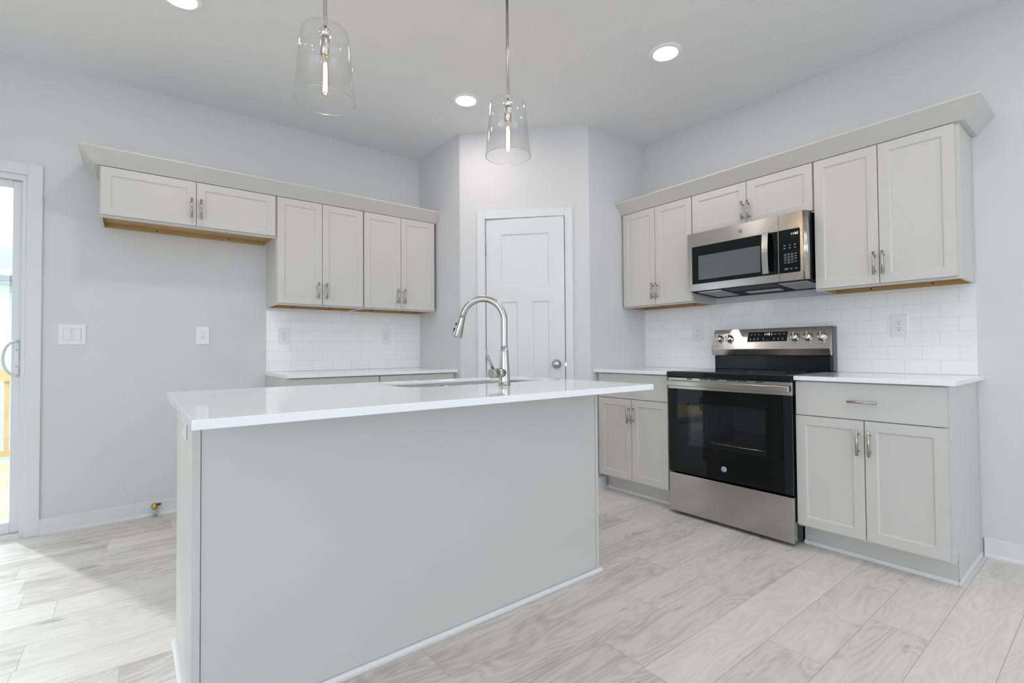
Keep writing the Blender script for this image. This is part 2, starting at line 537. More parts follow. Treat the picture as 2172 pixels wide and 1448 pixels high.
# floor: planks along x, 0.1835 wide; joints the photo shows are set row by row
def build_floor():
    Y0, W, L = 0.0054, 0.1835, 1.22
    seams = {2: -3.52, 1: -3.224, 3: -3.846, 6: -3.661, 10: -3.443, 12: -1.147, 13: -1.380, 14: -1.722, 15: -2.067,
             16: -0.855, 17: -1.594, 18: -1.1455, 19: -0.305}
    bm = BM()
    uvl = bm.loops.layers.uv.new('UVMap'); edl = bm.loops.layers.uv.new('edge')
    col = bm.loops.layers.float_color.new('plank')
    rows = int((Y0-YF)/W)+1
    for j in range(rows):
        ya, yb = Y0-(j+1)*W, Y0-j*W
        s0 = seams.get(j, random.uniform(0, L))
        k0 = math.floor((XL-s0)/L)
        x = s0 + k0*L
        while x < 0.02:
            xa, xb = max(x, XL-0.1), min(x+L, 0.05)
            c = (random.random(), random.random(), random.random(), 1)
            vs4 = [bm.verts.new((xx, max(min(yy, 0.12), YF-0.1), 0)) for xx, yy in ((xa, ya), (xb, ya), (xb, yb), (xa, yb))]
            f = bm.faces.new(vs4)
            for lp, (xx, yy) in zip(f.loops, ((xa, ya), (xb, ya), (xb, yb), (xa, yb))):
                lp[uvl].uv = (xx-x, yy-ya)
                lp[edl].uv = (xx-x, x+L-xx)
                lp[col] = c
            x += L
    # slab under the planks
    n = len(bm.faces)
    box(bm, XL-0.12, 0.12, YF-0.12, 0.12, -0.12, -0.004)
    bm.faces.ensure_lookup_table()
    for f in bm.faces[n:]: f.material_index = 1
    return bm
o = struct('floor', build_floor(), [FLOORM, SLOT], normals=False)

# pantry closet walls in the corner
struct('wall_pantry_left', prism(BM(), [(PA.x, 0), (PA.x, PA.y), (PA.x+0.10, PA.y+0.0403), (PA.x+0.10, 0)], 2, 0, H), WALL)
struct('wall_pantry_right', prism(BM(), [(PB.x, PB.y), (0, PB.y), (0, PB.y+0.10), (PB.x+0.0425, PB.y+0.10)], 2, 0, H), WALL)
DW = (PB-PA).length
T0, T1, DTOP = 0.197, 0.830, 2.092         # rough opening between the jambs
bm = BM()
prism(bm, [(0, 0), (T0, 0), (T0, 0.10), (0.0404, 0.10)], 2, 0, H)
prism(bm, [(T1, 0), (DW, 0), (DW-0.0425, 0.10), (T1, 0.10)], 2, 0, H)
box(bm, T0, T1, 0, 0.10, DTOP, H)
struct('wall_pantry_diagonal', bm, WALL, DIAG)

# pantry door, slightly ajar
door = thing('door_1', 'white three-panel pantry door standing slightly ajar in the angled corner wall', 'door', DIAG, (0.205, -0.002, 0), kind='structure')
def panel_door(bm, x0, x1, z0, z1, yf, yb, panels, dep=0.006, bev=0.006):
    """slab with recessed flat panels in its front face (front at y = yf)"""
    xs = sorted({x0, x1, *[p[0] for p in panels], *[p[1] for p in panels]})
    zs = sorted({z0, z1, *[p[2] for p in panels], *[p[3] for p in panels]})
    vg = {}
    def V(x, y, z):
        k = (round(x, 5), round(y, 5), round(z, 5))
        if k not in vg: vg[k] = bm.verts.new((x, y, z))
        return vg[k]
    for i in range(len(xs)-1):
        for j in range(len(zs)-1):
            cx, cz = (xs[i]+xs[i+1])/2, (zs[j]+zs[j+1])/2
            if any(p[0] < cx < p[1] and p[2] < cz < p[3] for p in panels): continue
            bm.faces.new([V(xs[i], yf, zs[j]), V(xs[i+1], yf, zs[j]), V(xs[i+1], yf, zs[j+1]), V(xs[i], yf, zs[j+1])])
    for (a, b, c, d) in panels:
        gx = [a]+[x for x in xs if a < x < b]+[b]; gz = [c]+[z for z in zs if c < z < d]+[d]
        A = [(a, c), (b, c), (b, d), (a, d)]; B = [(a+bev, c+bev), (b-bev, c+bev), (b-bev, d-bev), (a+bev, d-bev)]
        for k in range(4):
            p, q, r, s = A[k], A[(k+1) % 4], B[(k+1) % 4], B[k]
            bm.faces.new([V(p[0], yf, p[1]), V(q[0], yf, q[1]), V(r[0], yf+dep, r[1]), V(s[0], yf+dep, s[1])])
        bm.faces.new([V(x, yf+dep, z) for x, z in B])
    bk = [(x0, z0), (x1, z0), (x1, z1), (x0, z1)]
    for k in range(4):
        p, q = bk[k], bk[(k+1) % 4]
        bm.faces.new([V(p[0], yf, p[1]), V(p[0], yb, p[1]), V(q[0], yb, q[1]), V(q[0], yf, q[1])])
    bm.faces.new([V(x, yb, z) for x, z in bk])
    return bm
dl0, dl1 = 0.2105, 0.8195
leaf = part('door_leaf', panel_door(BM(), dl0, dl1, 0.012, 2.078, -0.004, 0.031,
            [(0.331, 0.700, 1.560, 1.958), (0.331, 0.456, 0.26, 1.433), (0.577, 0.700, 0.26, 1.433)], 0.007, 0.007), TRIM, door)
knob = lathe(BM(), [(0, 0), (0.033, 0), (0.033, 0.006), (0.012, 0.012), (0.011, 0.028), (0.018, 0.034), (0.027, 0.042), (0.0285, 0.052), (0.022, 0.062), (0.010, 0.066), (0, 0.067)],
             (0.7560, -0.004, 0.9515), (0, -1, 0))
part('door_knob', knob, NICKEL, door, leaf, label='brushed nickel knob')
for zz in (1.845, 1.02, 0.2):
    hb = BM(); tube(hb, [(0.2065, -0.009, zz-0.045), (0.2065, -0.009, zz+0.045)], 0.006, 10)
    box(hb, 0.2065, 0.2125, -0.0055, -0.003, zz-0.045, zz+0.045)
    part('hinge', hb, NICKELD, door)
part('latch_bolt', box(BM(), dl1, dl1+0.011, 0.006, 0.02, 0.935, 0.962), CHROME, door, leaf)
# swing the leaf about its hinge pin
hp = Vector((0.2065-0.205, -0.009+0.002, 0))
M4 = Matrix.Translation(hp) @ Matrix.Rotation(radians(-2.3), 4, 'Z') @ Matrix.Translation(-hp)
leaf.matrix_local = M4

bm = BM()
c0, c1, ct = 0.141, 0.8843, 2.149
box(bm, c0, T0+0.006, -0.016, 0, 0, ct, 0.002)
box(bm, T1-0.006, c1, -0.016, 0, 0, ct, 0.002)
box(bm, T0+0.006, T1-0.006, -0.016, 0, DTOP-0.006, ct, 0.002)
# jambs and stops
box(bm, T0, T0+0.009, 0, 0.10, 0, DTOP); box(bm, T1-0.008, T1, 0, 0.10, 0, DTOP); box(bm, T0, T1, 0, 0.10, DTOP-0.010, DTOP)
box(bm, T0+0.009, T0+0.019, 0.04, 0.06, 0, DTOP-0.01); box(bm, T1-0.018, T1-0.008, 0.04, 0.06, 0, DTOP-0.01)
struct('trim_1', bm, TRIM, DIAG)

# baseboards with a shoe
def baseboard(name, fr, x0, x1, h=0.0925):
    bm = BM()
    prism(bm, [(0, 0), (-0.022, 0), (-0.022, 0.008), (-0.014, 0.018), (-0.014, h-0.003), (-0.011, h), (0, h)], 0, x0, x1)
    struct(name, bm, TRIM, fr)
baseboard('baseboard_back', BACK, -3.840, -2.652)
baseboard('baseboard_right', RIGHT, 3.467, -YF)
baseboard('baseboard_pantry_right', Frame((0, PB.y, 0), 0), PB.x+0.01, 0.0)
baseboard('baseboard_pantry_left', Frame((PA.x, 0, 0), -pi/2), 0.0, 0.69)
baseboard('baseboard_diagonal_left', DIAG, 0.005, 0.141)
baseboard('baseboard_diagonal_right', DIAG, 0.8843, DW-0.005)
baseboard('baseboard_back_left', BACK, XL, DOOR_X0-0.066)
baseboard('baseboard_left', Frame((XL, 0, 0), pi/2), YF, 0.0)
baseboard('baseboard_front', Frame((0, YF, 0), pi), 0.0, -XL)

# unseen windows added behind and left of the camera to let in daylight
def window(name, fr, x0, x1, z0, z1, lab):
    w = thing(name, lab, 'window', fr, ((x0+x1)/2, 0.06, z0), kind='structure')
    bm = BM(); t = 0.06
    for a, b, c, d in ((x0, x0+t, z0, z1), (x1-t, x1, z0, z1), (x0+t, x1-t, z0, z0+t), (x0+t, x1-t, z1-t, z1), ((x0+x1)/2-0.03, (x0+x1)/2+0.03, z0+t, z1-t)):
        box(bm, a, b, 0.03, 0.09, c, d)
    fm = part('window_frame', bm, VINYL, w)
    part('window_pane', box(BM(), x0+t, x1-t, 0.058, 0.061, z0+t, z1-t), PANE, w)
    bm = BM(); s = 0.07
    box(bm, x0-s, x0, -0.015, 0, z0-s, z1+s); box(bm, x1, x1+s, -0.015, 0, z0-s, z1+s)
    box(bm, x0, x1, -0.015, 0, z1, z1+s); box(bm, x0-0.02, x1+0.02, -0.03, 0, z0-0.03, z0); box(bm, x0, x1, -0.015, 0, z0-s, z0-0.03)
    part('window_casing', bm, TRIM, w)
FRONTF = Frame((0, YF, 0), pi)
LEFTF = Frame((XL, 0, 0), pi/2)
wn = 1
for (x0, x1, z0, z1) in ADDED_FRONT_WINDOWS:
    window('window_%d' % wn, FRONTF, -x1, -x0, z0, z1, 'unseen white framed window added behind the camera for daylight'); wn += 1
for (y0, y1, z0, z1) in ADDED_LEFT_WINDOWS:
    window('window_%d' % wn, LEFTF, y0, y1, z0, z1, 'unseen white framed window added in the far left wall for daylight'); wn += 1

# sliding patio door
pd = thing('door_2', 'white sliding glass patio door at the left edge opening onto the deck', 'door', BACK, (-4.81, 0, 0), kind='structure')
bm = BM()
f0, f1 = DOOR_X0, DOOR_X1
box(bm, f1-0.021, f1, 0.0, 0.12, 0, DOOR_TOP); box(bm, f0, f0+0.021, 0, 0.12, 0, DOOR_TOP)
box(bm, f0+0.021, f1-0.021, 0, 0.12, DOOR_TOP-0.03, DOOR_TOP); box(bm, f0+0.021, f1-0.021, -0.004, 0.12, 0, 0.028)
part('door_frame', bm, VINYL, pd)
def sash(x0, x1, y0, y1, nm):
    bm = BM(); t = 0.043; zb, zt = 0.030, DOOR_TOP-0.032
    box(bm, x0, x0+t, y0, y1, zb, zt, 0.003); box(bm, x1-t, x1, y0, y1, zb, zt, 0.003)
    box(bm, x0+t, x1-t, y0, y1, zb, zb+0.062); box(bm, x0+t, x1-t, y0, y1, zt-0.036, zt)
    s = part(nm, bm, VINYL, pd)
    part('glass_pane', box(BM(), x0+t, x1-t, (y0+y1)/2-0.003, (y0+y1)/2+0.003, zb+0.062, zt-0.036), PANE, pd, s)
    return s
slid = sash(-4.835, f1-0.0215, 0.03, 0.07, 'sliding_sash')
sash(f0+0.0215, -4.79, 0.075, 0.112, 'fixed_sash')
bm = BM()
box(bm, -3.957, -3.935, 0.022, 0.03, 0.925, 1.137, 0.004)
pts = [(-3.943 - 0.054*sin(pi*k/18), 0.020 - 0.034*sin(pi*k/18)**0.6, 1.031 + 0.100*cos(pi*k/18)) for k in range(19)]
tube(bm, pts, 0.0075, 10)
part('pull_handle', bm, VINYL, pd, slid)
for zz in (0.985, 1.078):
    part('handle_screw', lathe(BM(), [(0, 0.0), (0.004, 0.0), (0.004, 0.002), (0, 0.002)], (-3.946, 0.0225, zz), (0, -1, 0), 10), NICKELD, pd, slid)
bm = BM()
box(bm, -3.9045, -3.840, -0.016, 0, 0, 2.1617, 0.002)
box(bm, f0-0.065, f0-0.0005, -0.016, 0, 0, 2.1617, 0.002)
box(bm, f0-0.0005, -3.9045, -0.016, 0, DOOR_TOP+0.001, 2.1617, 0.002)
struct('trim_2', bm, TRIM)

# ================================================================== CABINETRY
def bar_pull(root, parent, p0, p1, proud):
    """bar pull from p0 to p1 on a face; stands off towards -y by proud"""
    p0, p1 = Vector(p0), Vector(p1)
    d = (p1-p0).normalized(); L = (p1-p0).length
    bm = BM()
    off = Vector((0, -proud, 0))
    tube(bm, [p0+off, p1+off], 0.006, 12)
    for t in (0.16, 0.84):
        q = p0 + (p1-p0)*t
        tube(bm, [q, q+off], 0.0042, 8)
    part('handle', bm, NICKELD, root, parent)

def shaker(root, x0, x1, z0, z1, face, handle=None, rail=0.046, name='door'):
    """one framed door; face = depth of its front; handle (x, z0, z1)"""
    g = 0.0004
    d = part(name, panel_door(BM(), x0, x1, z0, z1, -face, -face+0.0195, [(x0+rail, x1-rail, z0+rail, z1-rail)], 0.0065, 0.007), CAB, root)
    if handle:
        bar_pull(root, d, (handle[0], -face, handle[1]), (handle[0], -face, handle[2]), 0.03)
    return d

def drawer(root, x0, x1, z0, z1, face, handle=True):
    d = part('drawer', box(BM(), x0, x1, -face, -face+0.0195, z0, z1, 0.0015), CAB, root)
    if handle:
        xm, zm = (x0+x1)/2, (z0+z1)/2
        bar_pull(root, d, (xm-0.0595, -face, zm), (xm+0.0595, -face, zm), 0.03)
    return d

def wall_cabinet(fr, x0, x1, z0, z1, face, doors, dz0, dz1, label, group, hz, holes=True, wood=True):
    t = thing('wall_cabinet', label, 'cabinet', fr, ((x0+x1)/2, 0, z0), group)
    fb = face-0.020
    bm = BM(); s = 0.014
    box(bm, x0, x0+s, -fb+0.019, 0, z0, z1); box(bm, x1-s, x1, -fb+0.019, 0, z0, z1)
    box(bm, x0, x1, -fb, -fb+0.019, z0, z1)
    box(bm, x0+s, x1-s, -fb+0.019, 0, z1-0.015, z1)
    part('carcass', bm, CAB, t)
    bm = BM()
    box(bm, x0+s, x1-s, -fb+0.019, -0.017, z0+0.028, z0+0.036)
    box(bm, x0+s, x1-s, -0.017, 0, z0+0.001, z0+0.036)
    box(bm, x0+s, x0+s+0.002, -fb+0.019, -0.017, z0+0.001, z0+0.028)
    box(bm, x1-s-0.002, x1-s, -fb+0.019, -0.017, z0+0.001, z0+0.028)
    box(bm, x0+s, x1-s, -fb+0.019, -fb+0.021, z0+0.001, z0+0.028)
    part('bottom_panel', bm, WOODC, t, label='raw wood underside')
    if holes:
        for fx in (0.3, 0.74):
            part('mounting_screw', lathe(BM(), [(0, 0), (0.005, 0), (0.004, 0.0022), (0, 0.0022)], (x0+(x1-x0)*fx, -0.0171, z0+0.014), (0, -1, 0), 10), SLOT, t)
    for (a, b, hx) in doors:
        shaker(t, a, b, dz0, dz1, face, (hx, hz[0], hz[1]) if hx is not None else None)
    return t

UB, UT, FU = 1.398, 2.134, 0.3083
GR = 'wall cabinets above the range counter'
GL = 'wall cabinets on the back wall'
wall_cabinet(RIGHT, 1.4240, 2.0485, UB-0.012, 2.1455, FU, [(1.438, 1.7365, 1.7215), (1.7405, 2.0446, 1.7575)], UB, UT,
             'greige two-door wall cabinet left of the microwave beside the pantry corner', GR, (1.437, 1.558))
wall_cabinet(RIGHT, 2.0490, 2.8240, 1.848, 2.1455, FU, [(2.0522, 2.4338, 2.4165), (2.4378, 2.8195, 2.4545)], 1.858, UT,
             'short wide greige wall cabinet directly above the microwave', GR, (1.885, 2.005), holes=False)
tC = wall_cabinet(RIGHT, 2.8245, 3.4558, UB-0.012, 2.1455, FU, [(2.8297, 3.1317, 3.1150), (3.1357, 3.4398, 3.1530)], UB, UT,
                  'tall greige two-door wall cabinet right of the microwave at the open wall end', GR, (1.4415, 1.5635))
part('scribe_strip', box(BM(), 3.4560, 3.4620, -0.02, 0, UB-0.010, 2.136), CAB, tC)
FL = 0.3249
wall_cabinet(BACK, -3.5745, -2.6400, 1.8440, 2.1455, FL, [(-3.5687, -3.1070, -3.1315), (-3.1034, -2.6466, -3.0815)], 1.8578, UT,
             'short wide greige wall cabinet over the empty refrigerator space', GL, (1.899, 2.022))
wall_cabinet(BACK, -2.6395, -2.0240, UB-0.012, 2.1455, FL, [(-2.6331, -2.3330, -2.3620), (-2.3294, -2.0284, -2.3035)], UB, UT,
             'tall greige wall cabinet between refrigerator space cabinet and the pantry side cabinet', GL, (1.437, 1.557))
wall_cabinet(BACK, -2.0235, -1.4000, UB-0.012, 2.1455, FL, [(-2.0175, -1.7162, -1.7430), (-1.7126, -1.4105, -1.6880)], UB, UT,
             'tall greige wall cabinet on the back wall touching the pantry wall', GL, (1.437, 1.557))

def crown(fr, x0, x1, face, ret, label):
    fb = face-0.020
    prof = [(0.0, 2.138), (0.022, 2.138), (0.0905, 2.2155), (0.0905, 2.2235), (0.082, 2.2235), (0.0, 2.152)]
    loops = []
    if ret == 'left':
        loops.append([(x0-o, 0.0, z) for o, z in prof]); loops.append([(x0-o, -(fb+o), z) for o, z in prof])
    else:
        loops.append([(x0, -(fb+o), z) for o, z in prof])
    if ret == 'right':
        loops.append([(x1+o, -(fb+o), z) for o, z in prof]); loops.append([(x1+o, 0.0, z) for o, z in prof])
    else:
        loops.append([(x1, -(fb+o), z) for o, z in prof])
    bm = loft(BM(), loops, smooth=False)
    solid('crown_moulding', bm, CAB, fr, label, 'moulding', 'crown mouldings above the wall cabinets', p=((x0+x1)/2, 0, 2.138))
crown(RIGHT, 1.4178, 3.4560, FU, 'right', 'sloped greige crown moulding along the top of the range wall cabinets')
crown(BACK, -3.5748, -1.3832, FL, 'left', 'sloped greige crown moulding along the top of the back wall cabinets')

CT, CTH = 0.910, 0.0225
def base_cabinet(fr, x0, x1, face, doors, dr, label, group, dz=(0.1273, 0.7015), drz=(0.7057, 0.8804), dh=True, left_end=False, right_end=False, filler=None):
    t = thing('base_cabinet', label, 'cabinet', fr, ((x0+x1)/2, -0.3, 0), group)
    fb = face-0.020; tk = 0.5246; yb = -0.003
    bm = BM(); s = 0.016; ztop = CT-CTH-0.0005
    for a, b in ((x0, x0+s), (x1-s, x1)):
        prism(bm, [(yb, 0.004), (-tk+0.001, 0.004), (-tk+0.001, 0.115), (-fb+0.019, 0.115), (-fb+0.019, ztop), (yb, ztop)], 0, a, b)
    box(bm, x0, x1, -fb, -fb+0.019, 0.115, ztop)
    box(bm, x0+s, x1-s, -fb+0.019, yb, 0.115, 0.13)
    part('carcass', bm, CAB, t)
    part('toe_kick', box(BM(), x0, x1, -tk-0.001, -tk+0.011, 0.002, 0.1145), CAB, t)
    xs0 = x0 - (0.007 if left_end else 0); xs1 = x1 + (0.0075 if right_end else 0)
    bm = BM()
    prism(bm, [(-tk-0.0012, 0.001), (-tk-0.0125, 0.001), (-tk-0.0125, 0.012), (-tk-0.008, 0.020), (-tk-0.0012, 0.020)], 0, xs0, xs1)
    if right_end:
        prism(bm, [(x1+0.0002, 0.001), (x1+0.0080, 0.001), (x1+0.0080, 0.012), (x1+0.005, 0.020), (x1+0.0002, 0.020)], 1, -tk-0.0125, -0.001)
    part('shoe_moulding', bm, TRIM, t)
    if filler:
        part('filler_strip', box(BM(), filler[0], filler[1], -fb, -fb+0.019, 0.115, ztop), CAB, t)
    for (a, b, hx) in doors:
        shaker(t, a, b, dz[0], dz[1], face, (hx, 0.5355, 0.6560))
    for (a, b) in dr:
        drawer(t, a, b, drz[0], drz[1], face, dh)
    return t
GB = 'base cabinets either side of the range'
base_cabinet(RIGHT, 1.4450, 2.0535, 0.6261, [(1.4489, 1.7483, 1.7330), (1.7523, 2.0478, 1.7690)], [(1.4489, 2.0478)],
             'greige base cabinet between the pantry wall and the left side of the range', GB, filler=(1.4190, 1.4448))
tD = base_cabinet(RIGHT, 2.8320, 3.4552, 0.6261, [(2.8362, 3.1404, 3.1180), (3.1444, 3.4468, 3.1660)], [(2.8362, 3.4468)],
                  'greige base cabinet with one drawer and two doors right of the range', GB, right_end=True)
part('toe_scribe', box(BM(), 3.4554, 3.4600, -0.5240, -0.505, 0.021, 0.138, 0.001), CAB, tD)
part('scribe_strip', box(BM(), 3.4554, 3.4605, -0.02, 0, 0.021, CT-CTH-0.001), CAB, tD)
GB2 = 'base cabinets on the back wall'
base_cabinet(BACK, -2.6380, -2.0215, 0.6261, [(-2.6333, -2.3310, -2.352), (-2.3270, -2.0262, -2.306)], [(-2.6333, -2.0262)],
             'greige base cabinet beside the empty refrigerator space, mostly behind the island', GB2, left_end=False)
base_cabinet(BACK, -2.0210, -1.4050, 0.6261, [(-2.0170, -1.7170, -1.738), (-1.7130, -1.4127, -1.692)], [(-2.0170, -1.4127)],
             'greige base cabinet at the pantry end of the back wall, mostly behind the island', GB2, filler=(-1.4048, -1.3840))

def counter(fr, x0, x1, label):
    bm = box(BM(), x0, x1, -0.6500, -0.0005, CT-CTH, CT, 0.002)
    solid('countertop', bm, QUARTZ, fr, label, 'countertop', 'white quartz wall countertops', p=((x0+x1)/2, -0.3, CT-CTH))
counter(BACK, -2.6435, -1.3835, 'white quartz countertop on the back wall base cabinets behind the island')
counter(RIGHT, 1.4180, 2.0710, 'short white quartz countertop left of the range next to pantry wall')
counter(RIGHT, 2.8350, 3.4819, 'white quartz countertop right of the range over the drawer cabinet')

def backsplash(fr, x0, x1, z0, z1, u0, label):
    bm = box(BM(), x0, x1, -0.008, -0.0005, z0, z1)
    uvl = bm.loops.layers.uv.new('UVMap')
    for f in bm.faces:
        for lp in f.loops:
            lp[uvl].uv = (lp.vert.co.x-u0, lp.vert.co.z-z0-0.0005)
    solid('tile_backsplash', bm, TILE, fr, label, 'backsplash', 'subway tile backsplashes', p=((x0+x1)/2, 0, z0))
backsplash(BACK, -2.6385, -1.3832, CT+0.0005, 1.3915, -2.543, 'white subway tile backsplash on the back wall under the cabinets')
backsplash(RIGHT, 1.4178, 3.4590, CT+0.0005, 1.3855, 1.55, 'white subway tile backsplash behind the range on the right wall')

# ================================================================== ISLAND
IX0, IX1, IY0, IY1, IZ = -3.311, -1.641, -2.673, -1.668, 0.905
EX0, EX1, EY = -3.2849, -1.6560, -2.3636
SLAB = 0.0225
isl = thing('kitchen_island', 'long greige kitchen island body in the middle of the floor', 'island', BACK, (-2.47, -2.05, 0))
zt = IZ-SLAB-0.0005
bm = BM()
box(bm, EX0+0.002, EX1-0.002, EY+0.012, EY+0.024, 0.004, zt)
box(bm, EX0+0.008, EX0+0.022, EY+0.024, -1.752, 0.004, zt); box(bm, EX1-0.022, EX1-0.008, EY+0.024, -1.752, 0.004, zt)
box(bm, EX0+0.008, EX1-0.008, -1.752, -1.733, 0.115, zt)
box(bm, EX0+0.022, EX1-0.022, EY+0.03, -1.752, 0.115, 0.13)
part('carcass', bm, CAB, isl)
part('front_panel', box(BM(), EX0+0.0222, EX1-0.0182, EY+0.003, EY+0.0118, 0.004, zt), CAB, isl)
part('corner_trim', box(BM(), EX0, EX0+0.0205, EY, EY+0.018, 0.004, zt, 0.001), CAB, isl)
part('corner_trim', box(BM(), EX1-0.0163, EX1, EY, EY+0.018, 0.004, zt, 0.001), CAB, isl)
part('end_panel', box(BM(), EX0, EX0+0.0078, EY+0.0182, -1.80, 0.004, zt), CAB, isl)
part('end_panel', box(BM(), EX1-0.0078, EX1, EY+0.0182, -1.752, 0.004, zt), CAB, isl)
bm = BM()
prism(bm, [(EY-0.0002, 0.001), (EY-0.012, 0.001), (EY-0.012, 0.010), (EY-0.007, 0.019), (EY-0.0002, 0.019)], 0, EX0-0.012, EX1+0.012)
for sx, xa in ((-1, EX0), (1, EX1)):
    prism(bm, [(xa+sx*0.0002, 0.001), (xa+sx*0.012, 0.001), (xa+sx*0.012, 0.010), (xa+sx*0.007, 0.019), (xa+sx*0.0002, 0.019)], 1, EY-0.0002, -1.79)
part('shoe_moulding', bm, TRIM, isl)
part('toe_kick', box(BM(), EX0+0.03, EX1-0.03, -1.82, -1.81, 0.004, 0.1148), CAB, isl)
# doors on the working side
ISLB = Frame((0, 0, 0), pi)
ISD = [(-3.279, -2.985, -3.005), (-2.981, -2.690, -2.961), (-2.680, -2.300, -2.325), (-2.296, -1.916, -2.271), (-1.906, -1.666, -1.690)]
for x0, x1, hx in ISD:
    bm = panel_door(BM(), x0, x1, 0.127, 0.70, 1.7130, 1.7325, [(x0+0.046, x1-0.046, 0.173, 0.654)], 0.006, 0.007)
    for v in bm.verts: v.co.y = -v.co.y if v.co.y > 0 else v.co.y
    d = part('door', bm, CAB, isl)
    b = BM(); tube(b, [(hx, -1.683, 0.535), (hx, -1.683, 0.656)], 0.006, 12)
    for zz in (0.555, 0.636): tube(b, [(hx, -1.7131, zz), (hx, -1.683, zz)], 0.0042, 8)
    part('handle', b, NICKELD, isl, d)
    part('drawer', box(BM(), x0, x1, -1.7325, -1.7130, 0.7057, 0.868, 0.0015), CAB, isl)

# slab with undermount cut-out
SX0, SX1, SY0, SY1 = -2.525, -1.742, -2.135, -1.728
def slab_bm():
    bm = BM(); c = 0.0022
    outer = [(IX0, IY0), (IX1, IY0), (IX1, IY1), (IX0, IY1)]
    inner_o = [(IX0+c, IY0+c), (IX1-c, IY0+c), (IX1-c, IY1-c), (IX0+c, IY1-c)]
    hole = rrect(SX0, SX1, SY0, SY1, 0.105, 10)
    def loop(pts, z): return [bm.verts.new((x, y, z)) for x, y in pts]
    topo = loop(inner_o, IZ); upo = loop(outer, IZ-c); dno = loop(outer, IZ-SLAB)
    toph = loop(hole, IZ); dnh = loop(hole, IZ-SLAB)
    for A, B in ((topo, upo), (upo, dno)):
        for k in range(4): bm.faces.new((A[k], B[k], B[(k+1) % 4], A[(k+1) % 4]))
    n = len(hole)
    for k in range(n): bm.faces.new((toph[k], toph[(k+1) % n], dnh[(k+1) % n], dnh[k])).smooth = True
    for O, I in ((topo, toph), (dno, dnh)):
        es = []
        for lp in (O, I):
            for k in range(len(lp)):
                e = bm.edges.get((lp[k], lp[(k+1) % len(lp)]))
                es.append(e)
        bmesh.ops.triangle_fill(bm, use_beauty=True, edges=es)
    return bm
solid('island_countertop', slab_bm(), QUARTZ, BACK, 'large glossy white quartz slab overhanging the kitchen island', 'countertop', p=(-2.476, -2.17, IZ-SLAB))

# double bowl sink under the slab
snk = thing('kitchen_sink', 'double bowl stainless steel sink set under the island slab', 'sink', BACK, (-2.13, -1.918, 0.66))
zf = IZ-SLAB-0.0008
XD = -2.12
def bowl(x0, x1, y0, y1):
    loops = []
    for ins, z, r in ((-0.012, zf, 0.10), (0.0, zf-0.001, 0.095), (0.003, zf-0.02, 0.09), (0.006, zf-0.17, 0.085), (0.016, zf-0.195, 0.075), (0.045, zf-0.205, 0.05)):
        loops.append([(x, y, z) for x, y in rrect(x0+ins, x1-ins, y0+ins, y1-ins, r, 8)])
    bm = loft(BM(), loops, cap0=False, cap1=True)
    return bm
for x0, x1 in ((SX0+0.004, XD-0.012), (XD+0.012, SX1-0.004)):
    bw = part('sink_bowl', bowl(x0, x1, SY0+0.004, SY1-0.004), STEELX, snk, normals=False)
    part('drain_strainer', lathe(BM(), [(0, 0.001), (0.03, 0.001), (0.044, 0.003), (0.046, 0.0005)], ((x0+x1)/2, (SY0+SY1)/2, zf-0.2045), (0, 0, 1), 24), NICKEL, snk, bw)
part('sink_divider', box(BM(), XD-0.013, XD+0.013, SY0+0.03, SY1-0.03, zf-0.19, zf-0.012, 0.006, 2), STEELX, snk)

# pull-down tap
FX, FY = -2.137, -2.262
fau = thing('kitchen_faucet', 'brushed nickel pull-down kitchen faucet standing on the island slab', 'faucet', BACK, (FX, FY, IZ))
bm = lathe(BM(), [(0, 0.0005), (0.0265, 0.0005), (0.0265, 0.005), (0.0245, 0.0065), (0.024, 0.02), (0.0215, 0.08), (0.018, 0.145), (0.0158, 0.157), (0, 0.157)], (FX, FY, IZ), (0, 0, 1), 32)
body = part('faucet_body', bm, NICKEL, fau)
sd_ = Vector((-0.60, 0.80, 0)).normalized()
RA = 0.098; zc = 1.186
NST = 10
pts = [Vector((FX, FY, IZ+0.158+(zc-0.004-IZ-0.158)*k/(NST-1))) for k in range(NST)]
for k in range(0, 25):
    a = radians(168)*k/24
    pts.append(Vector((FX, FY, zc)) + sd_*(RA-RA*cos(a)) + Vector((0, 0, RA*sin(a))))
dend = (pts[-1]-pts[-2]).normalized()
part('spout', tube(BM(), pts, [0.0148]*NST+[0.0148-0.0012*k/24 for k in range(25)], 20), NICKEL, fau)
p0 = pts[-1]
bm = tube(BM(), [p0+dend*0.0012, p0+dend*0.006, p0+dend*0.03, p0+dend*0.088, p0+dend*0.092], [0.0138, 0.0140, 0.0158, 0.0222, 0.0212], 24)
hd = part('spray_head', bm, NICKEL, fau)
side = sd_.copy()
bm = tube(BM(), [p0+dend*0.033+side*0.0155, p0+dend*0.034+side*0.0225], 0.0065, 10)
part('spray_button', bm, BLACKP, fau, hd, label='black spray button')
b0 = p0+dend*0.050+side*0.0175
bm = BM()
wv = dend.cross(side).normalized()*0.006
q = [b0, b0+side*0.010, b0+dend*0.028+side*0.003, b0+dend*0.028-side*0.002]
A = [bm.verts.new(v-wv) for v in q]; B = [bm.verts.new(v+wv) for v in q]
bm.faces.new(A); bm.faces.new(B[::-1])
for k in range(4): bm.faces.new((A[k], B[k], B[(k+1) % 4], A[(k+1) % 4]))
part('spray_button', bm, BLACKP, fau, hd, label='black spray button')
hdv = Vector((-0.97, -0.24, 0)).normalized()
hz = Vector((FX, FY, IZ+0.053))
bm = tube(BM(), [hz+hdv*0.012, hz+hdv*0.052], 0.0205, 24)
tube(bm, [hz+hdv*0.0525, hz+hdv*0.0545], 0.0180, 24)
tube(bm, [hz+hdv*0.055, hz+hdv*0.087, hz+hdv*0.089], [0.0205, 0.0205, 0.0190], 24)
